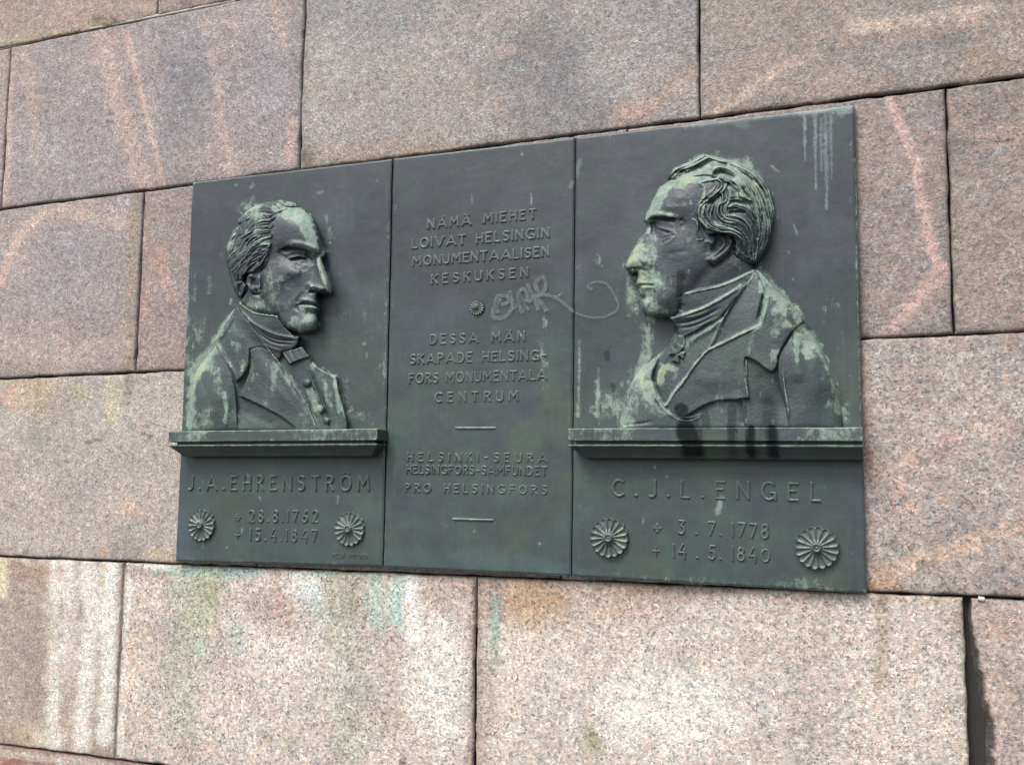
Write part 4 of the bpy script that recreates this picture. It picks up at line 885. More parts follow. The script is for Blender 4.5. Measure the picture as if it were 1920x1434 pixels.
# ================================================================ bronze
def panel_paint(x, y):
    """tone colour, patina amount, wetness on the bronze, by place on the wall"""
    BK = 0.425
    top = lin(68, 76, 83) * BK; low = lin(86, 99, 98) * BK; lil = lin(84, 92, 99) * BK; olv = lin(92, 103, 94) * BK
    g = sstep(430, 900, y + 60 * (fbm(x, y, 120, 5, 3) - .5) * 2)[..., None]
    C = top * (1 - g) + low * g
    f = (sstep(.52, .72, fbm(x, y, 110, 21, 4)) * 0.7)[..., None]; C = C * (1 - f) + lil * f
    f = (sstep(.5, .72, fbm(x, y, 90, 31, 4)) * sstep(500, 760, y) * 0.75)[..., None]; C = C * (1 - f) + olv * f
    f = (band(x, y, [(735, 1045), (900, 1050), (1070, 1068)], 16) * .5)[..., None]; C = C * (1 - f) + lin(96, 112, 118) * BK * f
    f = (band(x, y, [(340, 1045), (330, 960)], 22) * .6)[..., None]; C = C * (1 - f) + lin(96, 112, 124) * BK * f
    f = (band(x, y, [(1605, 900), (1612, 1100)], 14) * .7)[..., None]; C = C * (1 - f) + lin(84, 88, 98) * BK * f
    P = np.full(x.shape, 0.10) + 0.16 * (fbm(x * 2.2, y, 60, 61, 4) - .45)
    W = np.zeros(x.shape); CH = np.zeros(x.shape)
    def ck(pts, w, a, soft=.5): CH[:] = np.maximum(CH, a * band(x, y, pts, w, soft, .8, 4))
    def b(pts, w, a, soft=.6, warp=.6, s=3): P[:] = np.maximum(P, 0) + a * band(x, y, pts, w, soft, warp, s)
    def o(cx, cy, rx, ry, a, s=3): P[:] = P + a * blob(x, y, cx, cy, rx, ry, .7, .7, s)
    def wt(pts, w, a=1.0, soft=.18): W[:] = np.maximum(W, a * band(x, y, pts, w, soft, .18, 9))
    # left panel
    o(475, 376, 18, 9, .42); o(617, 440, 10, 18, .42); o(608, 470, 8, 12, .3); o(545, 338, 20, 6, .2); o(497, 362, 10, 4, .25); o(600, 362, 14, 5, .3)
    o(366, 640, 16, 60, .30); o(376, 620, 14, 30, .25); o(356, 740, 10, 60, .25); o(350, 570, 8, 30, .2); b([(368, 530), (364, 565)], 5, .35); b([(392, 515), (394, 548)], 5, .3); b([(360, 345), (352, 520), (345, 700)], 6, .22)
    o(655, 560, 26, 40, .16); o(665, 600, 34, 30, .14); o(652, 735, 12, 34, .36); o(665, 780, 22, 16, .34); o(715, 690, 12, 12, .3); o(700, 600, 20, 60, .12); b([(728, 420), (724, 560), (722, 700), (720, 780)], 4, .28); o(715, 800, 12, 8, .3)
    o(440, 470, 6, 8, .2); o(415, 480, 8, 8, .25); b([(362, 342), (430, 333)], 4, .3)
    # centre
    o(1021, 606, 6, 13, .62); o(1014, 660, 9, 26, .22); b([(1015, 640), (1020, 690), (1028, 760)], 6, .22); o(755, 670, 8, 30, .2); o(742, 520, 10, 20, .18); o(800, 1025, 60, 14, .12); b([(742, 860), (738, 1000)], 3, .18); o(735, 800, 6, 30, .25)
    b([(740, 300), (1076, 258)], 2.5, .22)
    # right panel
    o(1088, 505, 8, 18, .42); o(1122, 490, 8, 14, .40); o(1092, 560, 6, 40, .2); b([(1087, 640), (1084, 780)], 4, .5); b([(1080, 262), (1075, 500)], 2, .2); o(1100, 770, 12, 14, .2)
    o(1170, 540, 22, 60, .22); b([(1180, 520), (1186, 600)], 8, .25); b([(1205, 610), (1212, 650), (1206, 680)], 10, .48); b([(1220, 600), (1222, 640)], 10, .35); o(1130, 750, 22, 34, .36); b([(1122, 690), (1120, 740), (1118, 780)], 4, .35); o(1150, 745, 14, 20, .3)
    b([(1345, 262), (1345, 285)], 8, .16); o(1410, 520, 30, 80, .10); b([(1455, 500), (1452, 560)], 4, .2)
    for xx, y0, y1, a in ((1508, 205, 300, .55), (1528, 215, 355, .5), (1540, 230, 320, .45), (1547, 215, 330, .45), (1550, 300, 392, .5), (1557, 215, 335, .42)):
        jj = random.Random(int(xx)); yy_ = y0 - 8; wd_ = jj.uniform(2.6, 3.6); dx_ = 0
        while yy_ < y1:
            st_ = jj.uniform(14, 34); dx_ += jj.uniform(-.5, 1.0); k_ = 1 - (yy_ - y0) / (y1 - y0 + 1) * .65
            ck([(xx + dx_, yy_), (xx + dx_ + .3, min(yy_ + st_, y1))], wd_ * k_, a * jj.uniform(.8, 1.5), .7); yy_ += st_ * jj.uniform(.75, 1.05)
    b([(1500, 208), (1560, 202)], 8, .38); b([(1575, 205), (1590, 203)], 9, .40); b([(1280, 238), (1500, 212), (1600, 200)], 3, .32); o(1560, 570, 24, 20, .28); b([(1543, 570), (1544, 610)], 1.6, .4); b([(1548, 575), (1549, 610)], 1.6, .35); b([(1487, 420), (1495, 440)], 2, .35); b([(1446, 312), (1458, 322)], 3, .35)
    o(1590, 780, 12, 26, .4); b([(1604, 300), (1610, 640), (1614, 800)], 2.4, .42); o(1590, 290, 10, 30, .2); b([(1592, 300), (1598, 440)], 5, .15)
    ck([(1500, 210), (1560, 203)], 9, .8); ck([(1575, 208), (1592, 205)], 10, .75); ck([(1285, 240), (1500, 213), (1600, 200)], 3, .5); ck([(1384, 232), (1392, 230)], 10, .25)
    ck([(1446, 312), (1460, 322)], 1.4, .45); ck([(1086, 302), (1082, 330)], 4, .4); ck([(1070, 350), (1074, 342)], 4, .4); ck([(996, 362), (997, 382)], 1.6, .8); ck([(884, 365), (885, 380)], 1.5, .35); ck([(1489, 422), (1495, 438)], 1.2, .6); ck([(1352, 935), (1346, 960)], 4.5, .9)
    ck([(475, 342), (470, 352), (478, 346)], 1.6, .5); ck([(596, 362), (604, 360)], 1.8, .5); ck([(612, 404), (613, 418)], 2, .5); ck([(636, 840), (634, 842)], 2, .3); ck([(634, 930), (633, 942)], 1.8, .5); ck([(487, 932), (489, 936)], 2, .6)
    rq = random.Random(11)
    for q in range(90):
        ax = rq.uniform(345, 1600); ay = rq.uniform(320 - (ax - 360) * .1, 1040); L_ = rq.choice([0, 0, 3, 7])
        if 745 < ax < 1050 and 375 < ay < 945: continue
        ck([(ax, ay), (ax + rq.uniform(-2, 2), ay + 1 + L_)], rq.uniform(.9, 1.9), rq.uniform(.3, .85))
    CH[:] = np.maximum(CH, .0)
    for q in range(40):
        ax = rq.uniform(350, 1600); ay = rq.uniform(420, 1000); b([(ax, ay), (ax + rq.uniform(-6, 6), ay + rq.uniform(20, 70))], rq.uniform(3, 9), rq.uniform(.08, .22))
    # below the ledges
    b([(335, 1046), (700, 1056)], 4, .26); b([(1085, 1072), (1350, 1090), (1620, 1108)], 6, .30); b([(1087, 870), (1084, 1060)], 3, .24); o(1110, 882, 22, 10, .22); o(1350, 945, 5, 11, .75); b([(1450, 1080), (1560, 1095)], 9, .22); b([(628, 862), (560, 864)], 9, .12); o(1530, 1085, 40, 14, .2)
    b([(724, 800), (722, 1055)], 2.2, .22)
    # ---- left bust
    L1 = lambda *p: Z(340, 320, K, p); L2 = lambda *p: Z(340, 560, K, p)
    b(L1((890, 370), (1000, 385), (1080, 440), (1130, 530), (1165, 620), (1185, 700)), 11, .85, .4, .7); b(L1((960, 372), (1060, 375)), 8, .5); b(L1((1000, 670), (1100, 680), (1190, 705)), 5, .7); b(L1((1225, 800), (1250, 900), (1290, 1000), (1320, 1060)), 4, .6); b(L1((1280, 940), (1320, 1040)), 7, .5)
    b(L1((1170, 1040), (1240, 1055)), 4, .4); o(*L1((1110, 1140))[0], 14, 7, .35); o(*L1((820, 1050))[0], 16, 36, .26); o(*L1((650, 1190))[0], 14, 14, .45); o(*L1((900, 960))[0], 18, 10, .22); o(*L1((1120, 980))[0], 10, 14, .2)
    o(*L2((1120, 220))[0], 26, 14, .55); o(*L2((1190, 250))[0], 12, 8, .3); b(L2((1080, 90), (1180, 90)), 5, .5); b(L2((530, 40), (600, 95), (690, 130), (860, 152)), 2.2, .5); b(L2((870, 170), (980, 310)), 2, .35)
    o(*L2((470, 250))[0], 9, 14, .42); b(L2((300, 370), (450, 130)), 6, .42); b(L2((310, 420), (380, 530), (440, 600)), 4, .42); b(L2((300, 440), (200, 560), (140, 650)), 11, .62); b(L2((110, 700), (85, 950), (70, 1150)), 5, .45); o(*L2((280, 620))[0], 14, 10, .4); o(*L2((340, 760))[0], 9, 16, .40)
    b(L2((380, 850), (400, 960), (395, 1120)), 5, .42); o(*L2((130, 1090))[0], 22, 22, .34); o(*L2((260, 1080))[0], 16, 16, .18); o(*L2((500, 420))[0], 10, 10, .38); b(L2((540, 640), (560, 560)), 3, .3); o(*L2((830, 640))[0], 9, 22, .34); b(L2((860, 600), (960, 740)), 6, .26); o(*L2((600, 680))[0], 6, 12, .2)
    o(*L2((750, 930))[0], 6, 7, .5); b(L2((960, 700), (1120, 960), (1220, 1120)), 7, .26); o(*L2((1100, 1050))[0], 22, 16, .20); b(L2((1150, 830), (1190, 920), (1225, 985)), 7, .75, .4); o(*L2((1180, 600))[0], 5, 9, .7); b(L2((1240, 640), (1290, 780), (1330, 940)), 6, .38); b(L2((1380, 700), (1400, 850), (1430, 980)), 5, .5); o(*L2((1410, 970))[0], 6, 10, .5)
    b(L2((1270, 620), (1380, 690)), 2.5, .4); b(L2((560, 1060), (900, 1100), (1200, 1150)), 20, .1); o(*L1((700, 400))[0], 24, 8, .3); o(*L1((620, 340))[0], 24, 8, .3); o(*L1((740, 620))[0], 10, 10, .3); b(L1((470, 560), (420, 700)), 5, .3); o(*L1((1000, 300))[0], 14, 7, .28); o(*L1((700, 540))[0], 20, 10, .2)
    o(*L1((600, 650))[0], 40, 70, .24); b(L1((1260, 800), (1300, 950), (1340, 1080)), 6, .3); b(L1((1180, 1130), (1190, 1250), (1150, 1380)), 13, .22, .8); o(*L1((850, 1100))[0], 36, 44, .16); o(*L1((700, 1200))[0], 30, 22, .2); o(*L1((1000, 1300))[0], 34, 30, .14); o(*L2((450, 600))[0], 60, 70, .10); o(*L2((800, 900))[0], 60, 60, .10); o(*L2((1380, 900))[0], 20, 60, .14); o(*L2((150, 950))[0], 30, 60, .14)
    # ---- right bust
    A4 = lambda *p: Z(1140, 260, K, p); B5 = lambda *p: Z(1100, 460, K, p); E6 = lambda *p: Z(1300, 560, K, p); G7 = lambda *p: Z(1090, 640, K, p)
    b(A4((880, 325), (760, 350), (620, 390), (520, 440), (460, 520), (410, 620), (370, 690)), 10, .66, .5, .5); b(A4((380, 680), (500, 675), (610, 695)), 4, .6); b(A4((540, 590), (640, 600), (740, 570)), 6, .24); b(A4((830, 380), (860, 460), (850, 520)), 3, .55); b(A4((480, 480), (440, 600)), 9, .35)
    o(*A4((270, 1050))[0], 24, 26, .26); b(A4((340, 960), (400, 1000), (390, 1080)), 9, .30); o(*A4((200, 1120))[0], 10, 8, .2); b(A4((345, 740), (360, 830)), 4, .4); o(*A4((300, 1250))[0], 9, 13, .34); o(*A4((450, 760))[0], 4, 6, .4); b(A4((400, 1180), (450, 1250), (560, 1300)), 14, .26)
    o(*B5((560, 480))[0], 18, 26, .30); o(*B5((600, 580))[0], 26, 12, .34); b(B5((560, 240), (600, 300)), 12, .28); b(A4((840, 170), (960, 200), (1100, 245), (1230, 300)), 16, .36); b(A4((1200, 300), (1320, 440), (1390, 580), (1430, 700)), 26, .36); o(*A4((1000, 600))[0], 40, 50, .14); b(A4((600, 290), (720, 240), (820, 170)), 6, .34); o(*A4((850, 200))[0], 12, 8, .2)
    b(A4((850, 620), (830, 700), (880, 790)), 4, .25); b(A4((930, 680), (990, 770), (1100, 810)), 4, .2); o(*A4((780, 970))[0], 8, 9, .28); b(A4((760, 720), (800, 760)), 3, .4)
    b(B5((836, 448), (1190, 362), (1500, 226)), 2, .4); b(B5((748, 650), (900, 610), (1080, 540), (1420, 340)), 3, .52); b(B5((1510, 245), (1290, 545), (1150, 825), (1098, 925)), 2.6, .4); b(B5((1560, 715), (1400, 785), (1200, 885), (1090, 940), (980, 1050), (850, 1230), (715, 1410)), 3, .42)
    b(B5((1620, 420), (1600, 560), (1560, 690)), 4, .75); b(B5((1560, 330), (1560, 410)), 5, .6); b(B5((1560, 240), (1650, 360), (1800, 520), (1890, 620)), 11, .5); b(B5((1680, 480), (1720, 600), (1740, 740)), 14, .45); o(*B5((1680, 790))[0], 14, 10, .35); o(*B5((1670, 980))[0], 10, 14, .55); b(B5((1480, 820), (1460, 920)), 8, .28)
    b(B5((1180, 660), (1100, 740), (960, 830), (880, 900)), 6, .45); b(B5((800, 1120), (700, 1090), (660, 1200)), 6, .5, .5); b(B5((700, 1100), (660, 1220)), 8, .35); o(*B5((780, 1180))[0], 6, 6, .3); b(B5((620, 1040), (560, 1090)), 6, .3)
    o(*A4((420, 1150))[0], 44, 60, .14); o(*B5((620, 480))[0], 40, 44, .12); o(*A4((1050, 350))[0], 50, 30, .12); o(*G7((700, 300))[0], 40, 60, .12); o(*G7((1350, 350))[0], 60, 60, .08); o(*E6((1150, 850))[0], 40, 70, .08); o(*A4((1150, 1150))[0], 30, 24, .12)
    o(*A4((1150, 700))[0], 70, 80, .10); b(A4((340, 850), (260, 1000), (220, 1120), (320, 1250), (340, 1340)), 12, .16, .8, .4); b(B5((500, 380), (530, 480), (600, 590), (700, 600)), 15, .14, .8, .4); o(*A4((1100, 700))[0], 60, 70, .10); b(G7((540, 260), (490, 380), (450, 560), (420, 680)), 20, .50); b(G7((600, 400), (620, 560), (700, 640)), 12, .45); b(G7((640, 380), (700, 540), (790, 640)), 5, .3); o(*G7((420, 720))[0], 16, 6, .3)
    b(E6((940, 270), (1000, 380), (1040, 480)), 14, .45); b(E6((920, 330), (930, 560)), 5, .55); b(E6((1020, 420), (1030, 520)), 8, .45); b(E6((1060, 320), (1180, 540), (1260, 780), (1310, 1020)), 7, .45); b(E6((1140, 500), (1160, 720)), 4, .3); o(*E6((1280, 960))[0], 18, 12, .3); b(E6((800, 650), (850, 1000)), 2, .4); b(E6((470, 560), (470, 700), (490, 860)), 2.4, .45); b(E6((400, 760), (420, 860)), 7, .30)
    b(E6((250, 950), (370, 960)), 16, .22); o(*E6((220, 730))[0], 8, 30, .2)
    # wet dark runs
    wt([(1275, 520), (1274, 560), (1270, 600), (1268, 620)], 6, .45); wt([(1277, 515), (1277, 518)], 8, .6); wt([(1138, 662), (1138, 672)], 5.5, .55); wt([(1149, 722), (1149, 732)], 4.5, .55); wt([(1276, 766), (1278, 768)], 12, .8)
    wt([(1294, 792), (1294, 800)], 18, .5); wt([(1286, 806), (1296, 830), (1300, 860)], 20, 1.0, .22); wt([(1372, 765), (1373, 830)], 8, .5); wt([(1373, 806), (1373, 826)], 8, .75, .1); wt([(1373, 826), (1373, 860)], 8, .4); wt([(1407, 806), (1407, 830), (1411, 860)], 8.5, 1.0, .22); wt([(1447, 806), (1448, 830), (1452, 860)], 10.5, 1.0, .22); wt([(1440, 756), (1444, 800)], 15, .5, .5); wt([(1320, 770), (1326, 800)], 8, .45); wt([(1313, 806), (1313, 830)], 6, .6)
    W = W * (1 - sstep(856, 862, y))
    return C, np.clip(P, -.2, 1.2), W, CH

def panel(name, quad, parent):
    """cast plate 14 mm proud, standing slightly off the wall, with softened arrises; quad in photograph pixels TL TR BR BL"""
    q = unproj(*np.array(quad, float).T, 0.0); TLw, TRw, BRw, BLw = q
    nx, nz = int((TRw[0] - TLw[0]) / 0.0028), int((TLw[2] - BLw[2]) / 0.0028)
    e = [0, 0.0012, 0.003, 0.006]
    U = np.concatenate([e, np.linspace(0.012, 0.988 * 1, nx), [1 - 0.006, 1 - 0.003, 1 - 0.0012, 1]]); Vv = np.concatenate([e, np.linspace(0.012, 0.988, nz), [1 - 0.006, 1 - 0.003, 1 - 0.0012, 1]])
    u, v = np.meshgrid(U, Vv)
    P = (TLw * (1 - u)[..., None] + TRw * u[..., None]) * (1 - v)[..., None] + (BLw * (1 - u)[..., None] + BRw * u[..., None]) * v[..., None]
    W = TRw[0] - TLw[0]; H = TLw[2] - BLw[2]
    ed = np.minimum(np.minimum(u, 1 - u) * W, np.minimum(v, 1 - v) * H)
    k = np.exp(-ed / .012); a = P[..., 0] * 1000; c = P[..., 2] * 1000
    P[..., 0] += k * (fbm(a, c, 40, 3, 3) - .5) * .0022; P[..., 2] += k * (fbm(a, c, 40, 13, 3) - .5) * .0022
    P[..., 1] = 0.0026 * (1 - sstep(0, .004, ed)) + (fbm(a, c, 170, 8, 4) - .5) * .0032 + (fbm(a, c, 26, 18, 3) - .5) * .0006 + 0.0012
    px, py = proj(P); C, Pt, W_, Ck = panel_paint(px, py)
    ny_, nx_ = u.shape
    ring = np.concatenate([np.arange(nx_), nx_ * np.arange(1, ny_) + nx_ - 1, (ny_ - 1) * nx_ + np.arange(nx_ - 2, -1, -1), nx_ * np.arange(ny_ - 2, 0, -1)])
    Pf = P.reshape(-1, 3); B = Pf[ring].copy(); B[:, 1] = 0.027; n0 = len(Pf); m = len(ring); i0 = np.arange(m); i1 = (i0 + 1) % m
    Vall = np.vstack([Pf, B]); rp = lambda A_: np.concatenate([A_.reshape((n0,) + A_.shape[2:]), A_.reshape((n0,) + A_.shape[2:])[ring]])
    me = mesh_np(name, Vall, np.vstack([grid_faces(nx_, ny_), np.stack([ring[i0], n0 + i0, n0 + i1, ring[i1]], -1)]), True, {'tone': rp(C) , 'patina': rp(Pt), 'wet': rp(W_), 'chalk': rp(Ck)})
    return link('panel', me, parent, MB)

QL = [(360.5, 341.5), (734.3, 297.6), (716.3, 1062.3), (328.3, 1052.2)]
QC = [(737.0, 297.0), (1077.2, 257.4), (1070.2, 1079.6), (718.4, 1063.2)]
QR = [(1079.2, 257.2), (1602, 196), (1625, 1112.4), (1072.2, 1080.2)]
PLL = props(link('portrait_plaque', None), 'left bronze plaque, bust of a man facing right above the name J.A.EHRENSTRÖM', 'plaque', 'bronze portrait plaques')
PLC = props(link('inscription_plaque', None), 'plain middle bronze plaque of raised Finnish and Swedish lettering with a small rosette', 'plaque')
PLR = props(link('portrait_plaque', None), 'right bronze plaque, bust of a man facing left above the name C.J.L.ENGEL', 'plaque', 'bronze portrait plaques')
for e_, p in ((PLL, (545, 1057)), (PLC, (895, 1071)), (PLR, (1350, 1096))):
    e_.location = unproj(*p, 0.0)
bpy.context.view_layer.update()
def adopt(parent):
    """children are modelled in place: shift them so the empty at the plaque's foot carries them"""
    for c in list(parent.children):
        c.matrix_parent_inverse = Matrix.Translation(-parent.location)
panel('panel', QL, PLL); panel('panel', QC, PLC); panel('panel', QR, PLR)

# ---------------------------------------------------------------- busts
NAMES = {HEAD: 'head', HAIR: 'hair', COAT: 'coat', COLLAR: 'coat_collar', CRAVAT: 'neckcloth', SHIRT: 'shirt', BOW: 'bow', LAPEL: 'lapel', 20: 'buttons', 21: 'medal'}
def bust(s, parent):
    H = s.H / 1000.0
    H = np.where(s.M > 0, H, -0.004)
    P = unproj(s.X, s.Y, H); C, Pt, W_, Ck = panel_paint(s.X, s.Y)
    C = C * 1.03
    Mm = s.M; q = [Mm[:-1, :-1], Mm[1:, :-1], Mm[1:, 1:], Mm[:-1, 1:]]
    top = np.maximum(np.maximum(q[0], q[1]), np.maximum(q[2], q[3]))
    Hc = np.stack([H[:-1, :-1], H[1:, :-1], H[1:, 1:], H[:-1, 1:]]); idx = Hc.argmax(0); pid = np.choose(idx, q); pid = np.where(pid == 0, top, pid)
    Fq = grid_faces(s.nx, s.ny); pf = pid.ravel(); out = {}
    Pf = P.reshape(-1, 3); head = None
    ids = [i for i in np.unique(pf) if i > 0]
    ids.sort(key=lambda i: i != HEAD)
    for i in ids:
        F = Fq[pf == i]; u, inv = np.unique(F, return_inverse=True); F = inv.reshape(F.shape)
        if i == 20:      # each button apart
            cc = Pf[Fq[pf == i]].mean(1); done = np.zeros(len(cc), bool)
            while not done.all():
                a = np.where(~done)[0][0]; near = (~done) & (np.linalg.norm(cc - cc[a], axis=1) < 0.036); done |= near
                Fs = Fq[pf == i][near]; u2, inv2 = np.unique(Fs, return_inverse=True)
                link('button', mesh_np('button', Pf[u2], inv2.reshape(Fs.shape), True, {'tone': C.reshape(-1, 3)[u2], 'patina': Pt.ravel()[u2], 'wet': W_.ravel()[u2], 'chalk': Ck.ravel()[u2]}), head, MB)
            continue
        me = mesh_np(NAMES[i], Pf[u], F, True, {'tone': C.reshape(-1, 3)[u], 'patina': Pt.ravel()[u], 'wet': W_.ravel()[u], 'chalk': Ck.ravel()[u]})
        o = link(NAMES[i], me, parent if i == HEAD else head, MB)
        if i == HEAD: head = o
    return head
hl = bust(sculpt_left(), PLL); hl['label'] = 'raised head of a man in profile facing right, with coat and neckcloth'
hr = bust(sculpt_right(), PLR); hr['label'] = 'raised head of a man in profile facing left, wavy hair, cross at the neck'

# ---------------------------------------------------------------- ledges
PROF = [(0, 0), (0.0, 58), (0.6, 60.5), (2, 62), (8, 62), (16, 62), (24, 62), (31, 62), (32.5, 60.5), (33, 54), (33.5, 44), (41, 44), (41.5, 56), (42, 60), (43, 61.5), (46, 61.5), (47.5, 60), (48, 57), (58, 46), (66, 38), (74, 32), (75.5, 30), (76, 26), (76, 0)]
def ledge2(pxl, pxr, sc_, flush, parent):
    P_ = [(d * sc_, o) for d, o in PROF]
    # first level must carry the full width: reorder so the reference outreach is the slab's
    A = unproj(*pxl, .062); B_ = unproj(*pxr, .062)
    return ledge_at(A, B_, P_, flush, parent)
def ledge_at(A, Bp, levels, flush_r, parent):
    o0 = 0.062; n = int((Bp[0] - A[0]) / 0.006); dz = Bp[2] - A[2]; rows_ = []
    for d, o in levels:
        o = o / 1000; ov = min(o0 - o, 0.034) if d > 1 else min(o0 - o, 0.004)
        x0 = A[0] + ov; x1 = Bp[0] - (0 if flush_r else ov); t = np.linspace(0, 1, n)
        front = np.stack([x0 + (x1 - x0) * t, np.full(n, -o), A[2] + dz * t - d / 1000], 1)
        wob = (fbm(front[:, 0] * 1000, front[:, 2] * 0 + round(d / 9) * 31, 60, 5, 3) - .5) * .0016
        front[:, 1] += wob * min(1, o * 40); front[:, 2] += wob * .8
        m = 7; y_ = np.linspace(0.0, -o, m)[:-1]
        lft = np.stack([np.full(m - 1, x0), y_, np.full(m - 1, A[2] - d / 1000)], 1); rgt = np.stack([np.full(m - 1, x1), y_[::-1], np.full(m - 1, Bp[2] - d / 1000)], 1)
        rows_.append(np.vstack([lft, front, rgt]))
    G_ = np.array(rows_); px, py = proj(G_); C, Pt, W_, Ck = panel_paint(px, py)
    Pt = Pt + 0.10 + .22 * blob(px, py, 640, 815, 90, 14) + .28 * blob(px, py, 350, 818, 30, 12) + .22 * blob(px, py, 1130, 815, 60, 12) + .30 * blob(px, py, 1560, 815, 60, 14)
    Pt[:, -6:] = -.1  # right end cap: patina lowered, its shade put into the colour
    k, n2 = G_.shape[:2]
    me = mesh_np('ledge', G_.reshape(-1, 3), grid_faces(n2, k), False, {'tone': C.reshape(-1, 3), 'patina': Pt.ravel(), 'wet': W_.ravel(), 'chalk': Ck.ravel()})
    o = link('ledge', me, parent, MB); return o
ledge2((316.5, 808.5), (707, 803.5), 1.0, False, PLL)
ledge2((1065.5, 803), (1616.5, 801), 1.0, True, PLR)

# ---------------------------------------------------------------- rosettes
def petal_mesh(n, name='petal'):
    """one hollow petal of n, unit rosette, along +x in a plane facing -y: scooped middle, raised rim, round tip"""
    a = math.pi / n; V = []; nr, na = 14, 11
    for i in range(nr):
        t = i / (nr - 1); r = 0.20 + 0.80 * t
        wdt = math.tan(a) * r * (0.97 if t < .78 else 0.97 * math.sqrt(max(0, 1 - ((t - .78) / .225) ** 2)))
        for j in range(na):
            s_ = -1 + 2 * j / (na - 1); hollow = (1 - abs(s_) ** 3.6)
            tipf = min(1, (1 - t) / .12); e = 0.30 * (1 - 0.15 * t)
            hgt = e - 0.15 * hollow * min(1, t * 3 + .2) * min(1, tipf) ** .5 - (0.05 if j in (0, na - 1) else 0) - (0.06 if i == nr - 1 else 0)
            V.append((r, -hgt, s_ * wdt))
    V = np.array(V); F = grid_faces(na, nr)[:, ::-1]
    ring = [i * na for i in range(nr)] + [(nr - 1) * na + j for j in range(1, na)] + [i * na + na - 1 for i in range(nr - 2, -1, -1)]
    B = V[ring].copy(); B[:, 1] = 0.02; B[:, 2] *= 0.9; n0 = len(V); m = len(ring)
    S = [(ring[q], ring[q + 1], n0 + q + 1, n0 + q) for q in range(m - 1)]
    return mesh_np(name, np.vstack([V, B]), np.vstack([F, np.array(S)]), True)
def lathe(profile, n, name):
    V = []; F = []
    for r, y in profile:
        for k in range(n): V.append((r * math.cos(2 * math.pi * k / n), y, r * math.sin(2 * math.pi * k / n)))
    for i in range(len(profile) - 1):
        for k in range(n): F.append((i * n + k, (i + 1) * n + k, (i + 1) * n + (k + 1) % n, i * n + (k + 1) % n))
    return mesh_np(name, V, F, True)
NP_ = 16
PET = petal_mesh(NP_); PET.materials.append(MBS)
BOSS = lathe([(0.235, -0.1), (0.24, -0.34), (0.20, -0.40), (0.13, -0.41), (0.115, -0.35), (0.07, -0.345), (0.05, -0.385), (0.001, -0.40)], 20, 'boss'); BOSS.materials.append(MBS)
DISC = lathe([(0.93, 0.04), (0.95, -0.06), (0.86, -0.10), (0.001, -0.11)], 48, 'rosette'); DISC.materials.append(MBS)
def rosette(px, py, rpx, thick, parent, rot=0.0):
    h = 0.30 * thick; c = unproj(px, py, h); c2 = unproj(px + rpx, py, h); r = c2[0] - c[0]
    c = np.array([c[0], 0.0, c[2]])
    d = link('rosette', DISC, parent); d.location = c; d.scale = (r, thick, r)
    for k in range(NP_):
        o = link('petal', PET, d); o.rotation_euler = (0, rot + 2 * math.pi * k / NP_, 0)
    link('boss', BOSS, d)
rosette(374.5, 984.5, 24.5, 0.042, PLL, .1); rosette(652.5, 991.5, 28, 0.042, PLL, .18)
rosette(1140.5, 1008, 36, 0.050, PLR, .05); rosette(1531, 1027, 42, 0.050, PLR, .12)
rosette(892.6, 575, 13.8, 0.022, PLC, .1)

